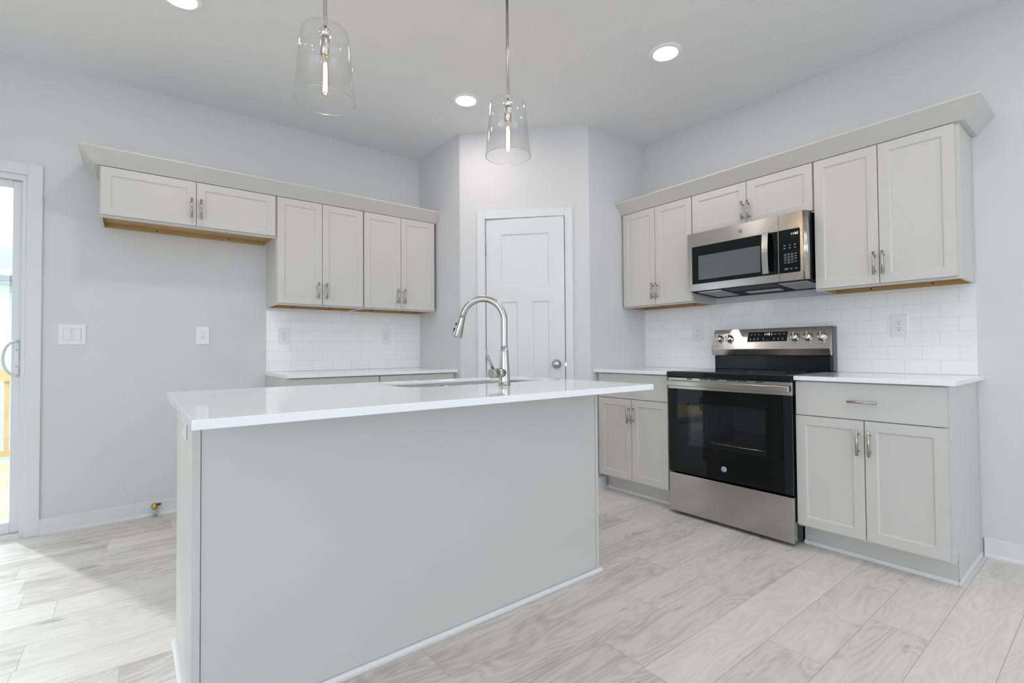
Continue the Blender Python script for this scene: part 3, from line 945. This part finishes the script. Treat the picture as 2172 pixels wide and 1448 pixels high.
lv = part('handle_valve', bm, NICKEL, fau)
l0 = hz+hdv*0.074+Vector((0, 0, 0.016)); ld = (hdv*0.62+Vector((0, 0, 1.0))).normalized()
part('lever', tube(BM(), [l0, l0+ld*0.068, l0+ld*0.0705], [0.0058, 0.0058, 0.0042], 14), NICKEL, fau, lv)

# ================================================================== RANGE
S0, S1 = 2.0745, 2.8300
rng = thing('electric_range', 'stainless and black freestanding electric range between the two right base cabinets', 'stove', RIGHT, ((S0+S1)/2, -0.33, 0))
bm = BM()
b0_, b1_ = S0+0.003, S1-0.003
box(bm, b0_, b0_+0.012, -0.615, -0.015, 0.022, 0.875); box(bm, b1_-0.012, b1_, -0.615, -0.015, 0.022, 0.875)
box(bm, b0_+0.012, b1_-0.012, -0.03, -0.015, 0.022, 0.875)
box(bm, b0_+0.012, b1_-0.012, -0.615, -0.03, 0.845, 0.875)
box(bm, b0_+0.012, b1_-0.012, -0.600, -0.03, 0.022, 0.29)
box(bm, b0_+0.012, b0_+0.10, -0.615, -0.03, 0.29, 0.845); box(bm, b1_-0.10, b1_-0.012, -0.615, -0.03, 0.29, 0.845)
body = part('body', bm, BLACKE, rng)
for sx in (S0+0.05, S1-0.05):
    for yy in (-0.56, -0.08):
        part('levelling_foot', tube(BM(), [(sx, yy, 0.001), (sx, yy, 0.023)], 0.016, 12), BLACKP, rng)
part('storage_drawer', box(BM(), S0, S1, -0.6561, -0.6155, 0.0215, 0.2633, 0.003, 2), STEEL, rng)
# oven door: black glass frame round a see-through window
bm = BM()
wx0, wx1, wz0, wz1 = 2.2085, 2.6910, 0.450, 0.719
dx0, dx1, dz0, dz1 = S0+0.001, S1-0.001, 0.2750, 0.8025
for a, b, c, d in ((dx0, wx0, dz0, dz1), (wx1, dx1, dz0, dz1), (wx0, wx1, dz0, wz0), (wx0, wx1, wz1, dz1)):
    box(bm, a, b, -0.6550, -0.6160, c, d)
bmesh.ops.remove_doubles(bm, verts=bm.verts, dist=1e-5)
od = part('oven_door', bm, BLACKG, rng)
part('oven_window', box(BM(), wx0, wx1, -0.6549, -0.6500, wz0, wz1), OVENG, rng, od)
bm = BM()
box(bm, S0, S1, -0.6565, -0.6160, 0.8030, 0.8760, 0.002)
part('vent_band', bm, STEEL, rng, od)
for a, b in ((2.2116, 2.2477), (2.2984, 2.3546), (2.3644, 2.4187), (2.4711, 2.5282), (2.5351, 2.5932), (2.6408, 2.6833)):
    part('vent_slot', box(BM(), a, b, -0.6575, -0.6570, 0.8650, 0.8720), SLOT, rng, od)
bm = BM()
box(bm, S0+0.002, S1-0.002, -0.690, -0.677, 0.8225, 0.8565, 0.004, 2)
for a in (S0+0.02, S1-0.045): box(bm, a, a+0.025, -0.678, -0.6565, 0.826, 0.853)
part('handle', bm, STEEL, rng, od)
def badge(root, parent, x, z, y, r, mat_ring, mat_txt):
    bm = lathe(BM(), [(0, 0), (r, 0), (r, 0.0008), (0, 0.0008)], (x, y, z), (0, -1, 0), 28)
    part('logo_badge', bm, mat_ring[0], root, parent)
    bm = lathe(BM(), [(r*0.98, 0.0009), (r*0.98, 0.0016), (r*0.86, 0.0016), (r*0.86, 0.0009)], (x, y, z), (0, -1, 0), 28, closed=True)
    M = Matrix.Translation((x, y-0.0012, z)) @ Matrix.Rotation(pi/2, 4, 'X') @ Matrix.Shear('XZ', 4, (0.0, 0.0))
    text_bm(bm, 'GE', r*1.05, M, 0.0004)
    # small swirls round the monogram
    for k in range(4):
        t = pi/4+k*pi/2
        pp = [(x+r*0.62*cos(t+a)*1.05, y-0.0012, z+r*0.62*sin(t+a)*1.05) for a in (-0.45, -0.2, 0.05, 0.3)]
        tube(bm, pp, r*0.055, 6)
    part('logo_monogram', bm, mat_txt, root, parent)
badge(rng, od, 2.4468, 0.3445, -0.6551, 0.0165, [simple('badge_blue_grey', (0.22, 0.27, 0.36), 0.3)], simple('badge_silver', (0.75, 0.78, 0.82), 0.3))
# cavity and rack behind the window
bm = BM()
cx0, cx1, cz0, cz1 = b0_+0.101, b1_-0.101, 0.2905, 0.8445
for f in ((( cx0, cx1), (-0.614, -0.031), (cz0, cz0+0.004)), ((cx0, cx1), (-0.614, -0.031), (cz1-0.004, cz1)), ((cx0, cx0+0.004), (-0.614, -0.031), (cz0, cz1)), ((cx1-0.004, cx1), (-0.614, -0.031), (cz0, cz1)), ((cx0, cx1), (-0.036, -0.031), (cz0, cz1))):
    box(bm, *f[0], *f[1], *f[2])
part('oven_cavity', bm, CAVITY, rng)
for zz in (0.475,):
    bm = BM()
    tube(bm, [(cx0+0.008, -0.60, zz), (cx1-0.008, -0.60, zz)], 0.004, 8); tube(bm, [(cx0+0.008, -0.06, zz), (cx1-0.008, -0.06, zz)], 0.004, 8)
    for k in range(17):
        xx = cx0+0.02+(cx1-cx0-0.04)*k/16
        tube(bm, [(xx, -0.60, zz), (xx, -0.06, zz)], 0.002, 6)
    part('oven_rack', bm, CHROME, rng)
# glass cooktop
bm = BM()
prism(bm, [(-0.022, 0.8765), (-0.664, 0.8765), (-0.668, 0.884), (-0.668, 0.906), (-0.662, 0.9125), (-0.655, 0.9140), (-0.07, 0.9140), (-0.022, 0.9140)], 0, S0-0.0015, S1+0.0015)
ckt = part('cooktop', bm, BLACKE, rng)
part('cooktop_glass', box(BM(), S0+0.016, S1-0.016, -0.640, -0.092, 0.9141, 0.9155), COOKG, rng, ckt)
for (xx, yy, rr) in ((S0+0.20, -0.50, 0.115), (S1-0.20, -0.50, 0.095), (S0+0.20, -0.23, 0.080), (S1-0.20, -0.23, 0.105)):
    part('burner_ring', lathe(BM(), [(rr, 0), (rr, 0.0003), (rr-0.003, 0.0003), (rr-0.003, 0)], (xx, yy, 0.9156), (0, 0, 1), 48, closed=True), DGREY, rng, ckt)
# backguard
bgd = part('backguard', box(BM(), S0+0.008, S1-0.004, -0.090, -0.014, 0.9142, 1.012, 0.004, 2), BLACKE, rng)
part('backguard_side_cap', box(BM(), S1-0.0035, S1+0.003, -0.070, -0.014, 0.916, 1.190), DGREY, rng, bgd)
bm = BM()
prism(bm, [(-0.0145, 1.0125), (-0.108, 1.0125), (-0.1205, 1.053), (-0.1205, 1.058), (-0.070, 1.1915), (-0.062, 1.1925), (-0.0145, 1.1925)], 0, S0, S1-0.0005)
CPB = bm
# plane of the slanted control face
PZ0, PD0, PZ1, PD1 = 1.058, 0.1205, 1.1915, 0.070
def face_pt(x, z, out=0.0):
    t = (z-PZ0)/(PZ1-PZ0)
    n = Vector((0, -(PZ1-PZ0), -(PD0-PD1)+0.0)).normalized()
    n = Vector((0, -(PZ1-PZ0), (PD0-PD1))).normalized()
    return Vector((x, -(PD0+(PD1-PD0)*t), z)) + n*out
UPV = (face_pt(0, PZ1)-face_pt(0, PZ0)).normalized()
NV = Vector((0, -(PZ1-PZ0), (PD0-PD1))).normalized()
def plate_on(bm, x0, x1, z0, z1, o0, o1):
    vv = [bm.verts.new(face_pt(x, z, o)) for x in (x0, x1) for z in (z0, z1) for o in (o0, o1)]
    for f in ((0, 1, 3, 2), (4, 6, 7, 5), (0, 4, 5, 1), (2, 3, 7, 6), (0, 2, 6, 4), (1, 5, 7, 3)):
        bm.faces.new([vv[i] for i in f])
    return bm
KN = (2.1229, 2.1964, 2.6270, 2.7040, 2.7810)
bm = CPB
np_ = len(bm.faces)
for xx in KN:
    for a in range(-4, 5):
        t = radians(a*33)
        p = face_pt(xx, 1.127) + 0.0335*(sin(t)*Vector((1, 0, 0)) + cos(t)*UPV)
        z_ = p.z; plate_on(bm, p.x-0.0014, p.x+0.0014, z_-0.0007, z_+0.0007, 0.0001, 0.0003)
    plate_on(bm, xx-0.012, xx-0.004, 1.084, 1.0855, 0.0001, 0.0003); plate_on(bm, xx+0.003, xx+0.006, 1.083, 1.087, 0.0001, 0.0003)
bm.faces.ensure_lookup_table()
for f in bm.faces[np_:]: f.material_index = 1
cpl = part('control_panel', bm, [STEEL, PRINTD], rng)
bm = plate_on(BM(), 2.322, 2.5855, 1.100, 1.1685, 0.0002, 0.0022)
part('display_bezel', bm, CHROME, rng, cpl)
SEG = {'0': 'abcdef', '1': 'bc', '2': 'abged', '5': 'afgcd'}
def seg_digits(bm, s, x, z, w, h, gap, put, skew=0.12):
    th = h*0.11
    for ch in s:
        if ch == ':':
            for zz in (z+h*0.3, z+h*0.65): put(bm, x+skew*(zz-z), x+th+skew*(zz-z), zz, zz+th)
            x += th+gap; continue
        for c in SEG[ch]:
            if c in 'adg':
                zz = {'a': z+h-th, 'd': z, 'g': z+h/2-th/2}[c]
                put(bm, x+skew*(zz-z)+th*0.6, x+w+skew*(zz-z)-th*0.6, zz, zz+th)
            else:
                xa = x if c in 'ef' else x+w-th
                za = z+th*0.4 if c in 'ec' else z+h/2+th*0.3
                put(bm, xa+skew*(za-z), xa+th+skew*(za-z), za, za+h/2-th*0.7)
        x += w+gap
bm = BM()
seg_digits(bm, '11:51', 2.4290, 1.1435, 0.0095, 0.0150, 0.0035, lambda b, a, c, d, e: plate_on(b, a, c, d, e, 0.0031, 0.0034))
part('clock_digits', bm, DIGIT, rng, cpl)
bm = plate_on(BM(), 2.3255, 2.5820, 1.1025, 1.1665, 0.0023, 0.0030)
np_ = len(bm.faces)
for xx, w in ((2.342, 0.012), (2.366, 0.014), (2.392, 0.012), (2.497, 0.014), (2.522, 0.017), (2.552, 0.013)):
    plate_on(bm, xx, xx+w, 1.1505, 1.1520, 0.0031, 0.0034)
    plate_on(bm, xx+0.002, xx+w*0.8, 1.1465, 1.1478, 0.0031, 0.0034)
for xx, w in ((2.340, 0.012), (2.364, 0.014), (2.391, 0.010), (2.428, 0.010), (2.447, 0.002), (2.456, 0.009), (2.494, 0.012), (2.522, 0.010), (2.548, 0.012)):
    plate_on(bm, xx, xx+w, 1.1135, 1.1148, 0.0031, 0.0034)
    if w > 0.009: plate_on(bm, xx+w*0.25, xx+w*0.75, 1.1185, 1.1240, 0.0031, 0.0034)
bm.faces.ensure_lookup_table()
for f in bm.faces[np_:]: f.material_index = 1
part('display_glass', bm, [BLACKG, PRINT], rng, cpl)
for xx in KN:
    c = face_pt(xx, 1.127)
    r = 0.0275
    bm = lathe(BM(), [(0, 0.0003), (r, 0.0003), (r, 0.004), (r*0.86, 0.006), (r*0.80, 0.022), (r*0.72, 0.026), (0, 0.026)], c, NV, 28)
    # raised grip bar across the knob
    M = Matrix((Vector((1, 0, 0)), UPV, NV)).transposed().to_4x4(); M.translation = c
    g = BM(); box(g, -0.006, 0.006, -r*0.86, r*0.86, 0.02, 0.036, 0.002); g.transform(M)
    me = bpy.data.meshes.new('grip'); g.to_mesh(me); g.free(); bm.from_mesh(me); bpy.data.meshes.remove(me)
    part('control_knob', bm, CHROME, rng, cpl)

# ================================================================== MICROWAVE
mw = thing('microwave_oven', 'stainless over-the-range microwave with black glass door above the stove', 'microwave', RIGHT, (2.44, -0.2, 1.45))
MX = 0.390
mz0, mz1 = 1.4525, 1.8470
part('body', box(BM(), 2.0670, 2.8155, -0.345, -0.009, 1.462, 1.8465), BLACKE, mw)
# door: steel plate with an inset black glass
bm = BM()
gx0, gx1, gz0, gz1 = 2.0960, 2.6600, 1.4985, 1.7535
for a, b, c, d in ((2.0630, gx0, mz0, mz1), (gx0, 2.6635, gz1, mz1), (gx0, 2.6635, mz0, gz0), (gx1, 2.6635, gz0, gz1)):
    box(bm, a, b, -MX, -0.346, c, d)
bmesh.ops.remove_doubles(bm, verts=bm.verts, dist=1e-5)
mdr = part('door', bm, STEEL, mw)
part('door_glass', box(BM(), gx0+0.0002, gx1-0.0002, -MX+0.001, -0.350, gz0+0.0002, gz1-0.0002), BLACKG, mw, mdr)
bm = BM()
loft(bm, [[(x, -MX+0.0006, z) for x, z in rrect(2.1425, 2.5555, 1.5250, 1.6875, 0.006, 4)], [(x, -MX+0.0002, z) for x, z in rrect(2.1425, 2.5555, 1.5250, 1.6875, 0.006, 4)]], smooth=False)
part('door_window', bm, MWWIN, mw, mdr)
bm = BM()
hp_ = []
for k in range(13):
    z = 1.5045+(1.756-1.5045)*k/12
    y = -MX-0.034-0.010*sin(pi*k/12)
    hp_.append([(2.5830, y+0.006, z), (2.5830, y, z), (2.6185, y, z), (2.6185, y+0.006, z)])
loft(bm, hp_, smooth=False)
for z in (1.506, 1.742): box(bm, 2.590, 2.6185, -MX-0.032, -MX+0.001, z, z+0.013)
part('handle', bm, STEEL, mw, mdr)
badge(mw, mdr, 2.4355, 1.800, -MX-0.0001, 0.0115, [simple('badge_steel_dark', (0.28, 0.27, 0.26), 0.35, metal=1.0)], simple('badge_steel_light', (0.62, 0.60, 0.57), 0.3, metal=1.0))
# control side: steel face rolling back into the side
bm = BM()
prof = [(2.6655, -0.346), (2.6655, -MX), (2.796, -MX)]
for k in range(1, 9):
    t = pi/2*k/8
    prof.append((2.796+0.025*sin(t), -MX+0.025-0.025*cos(t)))
prof.append((2.821, -0.346))
prism(bm, prof, 2, mz0, mz1)
for f in bm.faces:
    if len(f.verts) == 4 and abs(f.normal.z) < 0.1 and f.calc_center_median().x > 2.7965: f.smooth = True
cps = part('control_panel', bm, STEEL, mw)
def flat(bm, x0, x1, z0, z1, y0, y1):
    return box(bm, x0, x1, y0, y1, z0, z1)
kx0, kx1, kz0, kz1 = 2.6657, 2.7815, 1.4985, 1.7535
bm = BM()
pr = [(kx0, kz0), *[(x, z) for x, z in rrect(kx0-0.03, kx1, kz0, kz1, 0.008, 5) if x > kx0+0.01]]
pts2 = [(kx0, kz0)] + [(kx1-0.008+0.008*cos(t), kz0+0.008+0.008*sin(t)) for t in (-pi/2+pi/2*k/5 for k in range(6))] + [(kx1-0.008+0.008*cos(t), kz1-0.008+0.008*sin(t)) for t in (pi/2*k/5 for k in range(6))] + [(kx0, kz1)]
prism(bm, pts2, 1, -MX-0.0012, -MX-0.0002)
npf = len(bm.faces)
yk0, yk1 = -MX-0.0016, -MX-0.0013
for z, row in ((1.660, (2.698, 2.726, 2.754)), (1.6435, (2.698, 2.726, 2.754)), (1.6080, (2.757,)), (1.5935, (2.757,)), (1.5790, (2.757,)), (1.5620, (2.757,)), (1.5590, (2.700, 2.738)), (1.5215, (2.7055, 2.733, 2.759))):
    for x in row:
        flat(bm, x-0.0065, x+0.0065, z+0.0006, z+0.0020, yk0-0.0003, yk0-0.0001); flat(bm, x-0.004, x+0.004, z-0.0022, z-0.0009, yk0-0.0003, yk0-0.0001)
bm.faces.ensure_lookup_table()
for f in bm.faces[npf:]: f.material_index = 1
part('keypad_glass', bm, [BLACKG, PRINT], mw, cps)
bm = BM()
seg_digits(bm, '11:52', 2.7290, 1.7185, 0.0072, 0.0125, 0.0028, lambda b, a, c, d, e: flat(b, a, c, d, e, yk0, yk1))
part('clock_digits', bm, DIGIT, mw, cps)
KXS = (2.700, 2.7190, 2.7380); KZS = (1.6065, 1.5905, 1.5745, 1.5590)
for i, z in enumerate(KZS):
    for j, x in enumerate(KXS):
        if i == 3 and j != 1: continue
        bm = flat(BM(), x-0.0075, x+0.0075, z-0.006, z+0.006, yk0, yk1)
        npf = len(bm.faces)
        text_bm(bm, '0' if i == 3 else str(i*3+j+1), 0.0075, Matrix.Translation((x, yk0-0.0002, z)) @ Matrix.Rotation(pi/2, 4, 'X'), 0.0002)
        bm.faces.ensure_lookup_table()
        for f in bm.faces[npf:]: f.material_index = 1
        part('keypad_button', bm, [KEY, PRINT], mw, cps)
part('keypad_button', flat(BM(), 2.694, 2.717, 1.5155, 1.5280, yk0, yk1), KEY, mw, cps)
# underside: hood with two grease filters and a lamp lens
bm = BM()
prism(bm, [(-0.375, 1.4520), (-0.010, 1.4310), (-0.010, 1.4615), (-0.375, 1.4615)], 0, 2.0680, 2.8150)
HOODM = simple('hood_charcoal', (0.018, 0.019, 0.023), 0.6, spec=0.12)
hood = part('hood_bottom', bm, HOODM, mw)
def under(x0, x1, d0, d1, out):
    bm = BM()
    def P(x, d, o): return (x, -d, 1.4310+(d-0.01)/0.365*0.021 - o)
    vv = [bm.verts.new(P(x, d, o)) for x in (x0, x1) for d in (d0, d1) for o in (0.0002, out)]
    for f in ((0, 1, 3, 2), (4, 6, 7, 5), (0, 4, 5, 1), (2, 3, 7, 6), (0, 2, 6, 4), (1, 5, 7, 3)):
        bm.faces.new([vv[i] for i in f])
    return bm
def mk_mesh_filter():
    mt, nt, b = new_mat('aluminium_mesh')
    tc = N(nt, 'ShaderNodeTexCoord')
    vo = N(nt, 'ShaderNodeTexVoronoi'); vo.inputs['Scale'].default_value = 260
    nt.links.new(tc.outputs['Object'], vo.inputs['Vector'])
    cr = N(nt, 'ShaderNodeValToRGB')
    cr.color_ramp.elements[0].color = (0.05, 0.05, 0.05, 1); cr.color_ramp.elements[1].color = (0.55, 0.55, 0.55, 1)
    nt.links.new(vo.outputs['Distance'], cr.inputs['Fac'])
    nt.links.new(cr.outputs['Color'], b.inputs['Base Color'])
    b.inputs['Metallic'].default_value = 0.6; b.inputs['Roughness'].default_value = 0.4
    return mt
FILT = mk_mesh_filter()
for a, b in ((2.115, 2.265), (2.640, 2.790)):
    fl = part('grease_filter', under(a, b, 0.09, 0.33, 0.003), FILT, mw, hood)
    bm = BM(); w = 0.006
    for aa, bb, cc, dd in ((a-w, a, 0.084, 0.336), (b, b+w, 0.084, 0.336), (a, b, 0.084, 0.09), (a, b, 0.33, 0.336)):
        me = bpy.data.meshes.new('rim'); t_ = under(aa, bb, cc, dd, 0.004); t_.to_mesh(me); t_.free(); bm.from_mesh(me); bpy.data.meshes.remove(me)
    part('filter_frame', bm, CHROME, mw, hood)
part('vent_recess', under(2.300, 2.610, 0.24, 0.35, 0.0015), SLOT, mw, hood)
part('lamp_lens', under(2.350, 2.570, 0.10, 0.17, 0.004), PRINT, mw, hood)

# ================================================================== OUTLETS, SWITCH, VALVE
def outlet(fr, x, z, yb, label, w=0.079, h=0.122, horiz=False):
    t = thing('wall_outlet', label, 'outlet', fr, (x, yb, z-h/2), 'wall outlets')
    def bx(bm, a, b, c, d, y0, y1, bev=0.0):
        if horiz: return box(bm, x+c, x+d, y0, y1, z+a, z+b, bev)
        return box(bm, x+a, x+b, y0, y1, z+c, z+d, bev)
    hw, hh = (w/2, h/2) if not horiz else (h/2, w/2)
    part('cover_plate', bx(BM(), -min(w, h)/2, min(w, h)/2, -max(w, h)/2, max(w, h)/2, yb-0.0055, yb-0.0002, 0.002), PLATE, t)
    rc = part('receptacle', bx(BM(), -0.0165, 0.0165, -0.033, 0.033, yb-0.0072, yb-0.0056, 0.0006), PLATE, t)
    for c in (-0.0165, 0.0165):
        bm = BM()
        bx(bm, -0.0075, -0.0055, c+0.002, c+0.010, yb-0.0075, yb-0.0073); bx(bm, 0.0055, 0.0075, c+0.002, c+0.009, yb-0.0075, yb-0.0073)
        bx(bm, -0.0025, 0.0025, c-0.010, c-0.005, yb-0.0075, yb-0.0073)
        part('socket_slots', bm, SLOT, t, rc)
outlet(RIGHT, 1.9020, 1.1785, -0.008, 'white duplex outlet on the tile left of the range backguard')
outlet(RIGHT, 3.1400, 1.1785, -0.008, 'white duplex outlet on the tile above the drawer cabinet right of the range')
outlet(BACK, -2.5187, 1.1765, -0.008, 'white duplex outlet at the left end of the back wall tile')
outlet(BACK, -1.7050, 1.1840, -0.008, 'white duplex outlet at the pantry end of the back wall tile')
outlet(BACK, -3.0378, 1.1756, 0.0, 'white duplex outlet on bare wall in the refrigerator space')
ISLE = Frame((EX0, 0, 0), -pi/2)
outlet(ISLE, 2.150, 0.832, 0.0, 'white outlet on the left end panel of the island under the slab', horiz=True)

sw = thing('light_switch', 'white double rocker light switch plate beside the patio door', 'light switch', BACK, (-3.706, 0, 1.11))
part('cover_plate', box(BM(), -3.7695, -3.6420, -0.0055, -0.0002, 1.1105, 1.2350, 0.002), PLATE, sw)
for cx in (-3.7290, -3.6830):
    rk = BM(); prism(rk, [(-0.0056, 1.139), (-0.0075, 1.139), (-0.0105, 1.206), (-0.0056, 1.206)], 0, cx-0.0165, cx+0.0165)
    part('rocker', rk, PLATE, sw)
    rim = BM()
    for a, b, c, d in ((cx-0.0182, cx-0.0170, 1.137, 1.208), (cx+0.0170, cx+0.0182, 1.137, 1.208), (cx-0.0170, cx+0.0170, 1.1365, 1.1378), (cx-0.0170, cx+0.0170, 1.2072, 1.2085)):
        box(rim, a, b, -0.0060, -0.0056, c, d)
    part('rocker_surround', rim, PIPE, sw)

wv_ = thing('water_valve', 'small brass water shut-off valve at the baseboard in the refrigerator space', 'valve', BACK, (-3.2976, -0.03, 0))
bm = tube(BM(), [(-3.2976, -0.0225, 0.062), (-3.2976, -0.050, 0.062)], 0.011, 14)
tube(bm, [(-3.2976, -0.043, 0.052), (-3.2976, -0.043, 0.062), (-3.2976, -0.043, 0.078), (-3.2976, -0.043, 0.086)], [0.014, 0.015, 0.012, 0.009], 14)
lathe(bm, [(0, 0), (0.019, 0.0), (0.017, 0.004), (0.012, 0.006)], (-3.2976, -0.0145, 0.062), (0, -1, 0), 18)
vb = part('valve_body', bm, BRASS, wv_)
bm = tube(BM(), [(-3.292, -0.046, 0.076), (-3.268, -0.052, 0.080)], 0.006, 10)
part('valve_handle', bm, BLACKP, wv_)
bm = tube(BM(), [(-3.2976, -0.040, 0.001), (-3.2976, -0.043, 0.052)], 0.0105, 12)
part('supply_pipe', bm, PIPE, wv_)

# ================================================================== LAMPS
def pendant(x, y, label):
    zr, R, zt, Rt = 1.938, 0.1042, 2.193, 0.0815
    t = thing('pendant_lamp', label, 'lamp', BACK, (x, y, 1.938), 'pendant lamps over the island')
    bm = lathe(BM(), [(0, -0.001), (0.060, -0.001), (0.062, -0.006), (0.058, -0.020), (0.012, -0.024), (0, -0.024)], (x, y, H), (0, 0, 1), 32)
    part('ceiling_canopy', bm, NICKEL, t)
    part('rod', tube(BM(), [(x, y, H-0.024), (x, y, zt+0.012)], 0.0066, 14), NICKELD, t)
    part('stem', tube(BM(), [(x, y, zt+0.012), (x, y, 2.163)], 0.0046, 12), NICKEL, t)
    bm = lathe(BM(), [(0.0, zt-0.026), (0.015, zt-0.026), (0.019, zt-0.022), (0.0195, zt-0.006), (0.0185, zt-0.0032), (0, zt-0.0032)], (x, y, 0), (0, 0, 1), 28)
    part('shade_holder', bm, CHROME, t)
    bm = lathe(BM(), [(0, 2.1635), (0.0125, 2.1635), (0.0155, 2.160), (0.0160, 2.156), (0.0160, 2.1015), (0.0145, 2.100), (0.013, 2.104), (0, 2.104)], (x, y, 0), (0, 0, 1), 28)
    so = part('lamp_socket', bm, NICKEL, t)
    # glass shade: tapered drum with a rounded shoulder, open below
    prof = [(0.0055, zt), (Rt-0.022, zt), (Rt-0.009, zt-0.004), (Rt-0.002, zt-0.012), (Rt, zt-0.024), (R, zr+0.0015)]
    inner = [(r-0.0025 if i > 1 else r, z-(0.0025 if i < 3 else 0.001)) for i, (r, z) in enumerate(prof)]
    full = prof + inner[::-1]
    mats = [0]*(len(full)); mats[len(prof)-1] = 1
    bm = lathe(BM(), full, (x, y, 0), (0, 0, 1), 64, mats=mats)
    part('glass_shade', bm, [SHADEG, RIMG], t)
    # bottom rim bead
    bm = lathe(BM(), [(R-0.0026, zr), (R-0.0012, zr-0.0008), (R+0.0002, zr), (R-0.0012, zr+0.0012)], (x, y, 0), (0, 0, 1), 64, closed=True)
    part('shade_rim', bm, RIMG, t)
    bm = lathe(BM(), [(0.010, 2.1035), (0.0125, 2.095), (0.0145, 2.080), (0.0145, 1.972), (0.011, 1.962), (0, 1.958)], (x, y, 0), (0, 0, 1), 24)
    bl = part('bulb', bm, BULBG, t)
    bm = BM()
    tube(bm, [(x, y, 2.10), (x, y, 2.058)], 0.0035, 8)
    part('bulb_stem', bm, PRINT, t, bl)
    bm = BM()
    for k in range(4):
        a = pi/4+k*pi/2
        tube(bm, [(x+0.0045*cos(a), y+0.0045*sin(a), 2.072), (x+0.0065*cos(a), y+0.0065*sin(a), 1.972)], 0.0013, 6)
    part('filament', bm, FILA, t, bl)
pendant(-2.885, -2.2148, 'clear glass pendant lamp on a rod, nearer left one over the island')
pendant(-2.0714, -2.2148, 'clear glass pendant lamp on a rod, right one before the pantry door')

def downlight(x, y, label):
    t = thing('recessed_ceiling_light', label, 'ceiling light', BACK, (x, y, H-0.012), 'recessed ceiling lights')
    bm = lathe(BM(), [(0.0650, -0.0005), (0.0945, -0.0005), (0.0945, -0.003), (0.088, -0.008), (0.070, -0.010), (0.0650, -0.008)], (x, y, H), (0, 0, 1), 48, closed=True)
    part('trim_ring', bm, WHITE, t)
    bm = lathe(BM(), [(0, -0.0095), (0.058, -0.0095), (0.0645, -0.0080), (0.0645, -0.001), (0, -0.001)], (x, y, H), (0, 0, 1), 48)
    part('lens', bm, LIT, t)
downlight(-0.9863, -2.3123, 'round lit recessed ceiling light nearest the range wall')
downlight(-1.6217, -1.1612, 'round lit recessed ceiling light near the pantry corner')
downlight(-3.2435, -1.141, 'round lit recessed ceiling light cut by the top edge above the back wall')

for i_, (x_, y_) in enumerate(((-0.9863, -4.30), (-2.80, -3.45), (-2.10, -5.20), (-5.20, -4.00), (-5.20, -5.80), (-0.9863, -6.20), (-3.40, -6.70), (-1.60, -3.45))):  # extra unseen downlights, added to brighten the room
    downlight(x_, y_, 'unseen round recessed ceiling light added for fill, ' + ('on the range wall side', 'between the camera and the island', 'behind the camera', 'in front of the patio door', 'left of the camera', 'far behind on the right', 'far behind in the middle', 'above the floor right of the island')[i_])

# ================================================================== OUTSIDE
bm = BM()
solid('lawn', box(BM(), -40, 30, 0.125, 40, -1.6, -1.5), GRASS, BACK, 'green lawn around the house', 'lawn', kind='structure')
BOUNCE_GROUND = simple('bounce_concrete', (0.58, 0.57, 0.55), 0.8, var=0.06)  # unseen pale ground, added to bounce daylight up to the ceiling
solid('patio', box(BM(), -40, 30, -40, 0.12, -0.7, -0.6), BOUNCE_GROUND, BACK, 'unseen pale concrete paving added to bounce daylight indoors', 'paving', kind='structure')
bm = BM()
y = 0.16
while y < 3.45:
    box(bm, -7.0, -2.6, y, y+0.136, -0.135, -0.10); y += 0.142
box(bm, -7.0, -2.6, 0.16, 3.45, -0.35, -0.1355)
for px_ in (-6.9, -4.8, -2.84):
    box(bm, px_, px_+0.14, 3.2, 3.34, -1.499, -0.35)
solid('deck', bm, DECKW, BACK, 'pale timber deck boards outside the patio door', 'deck', p=(-4.8, 1.8, -0.35), kind='structure')
rl = thing('deck_railing', 'pale timber railing with square balusters along the deck edge', 'railing', BACK, (-4.8, 3.35, -0.1))
RY = 3.36
part('top_rail', box(BM(), -7.0, -2.6, RY-0.05, RY+0.05, 0.775, 0.90), DECKW, rl)
part('bottom_rail', box(BM(), -7.0, -2.6, RY-0.02, RY+0.02, -0.02, 0.05), DECKW, rl)
x = -6.98
while x < -2.6:
    part('baluster', box(BM(), x, x+0.036, RY-0.018, RY+0.018, 0.05, 0.775), DECKW, rl)
    x += 0.125
for x in (-6.95, -5.2, -3.7, -2.7):
    part('post', box(BM(), x, x+0.09, RY-0.045, RY+0.045, -0.0995, 0.775), DECKW, rl)
nb = thing('neighbour_house', 'pale sided neighbouring house with blue grey roof beyond the deck', 'house', BACK, (-13, 11.5, -1.5))
part('siding_wall', box(BM(), -27, 1.0, 9.05, 14, -1.499, 2.42), SIDING, nb)
bm = BM(); prism(bm, [(8.75, 2.50), (12.0, 3.53), (15.3, 2.50), (15.3, 2.45), (8.75, 2.45)], 0, -27.4, 1.4)
part('roof', bm, ROOFM, nb)
part('gutter', box(BM(), -27.4, 1.4, 8.66, 8.75, 2.40, 2.50), FASCIA, nb)
part('soffit', box(BM(), -27.3, 1.3, 8.76, 9.05, 2.40, 2.449), VINYL, nb)
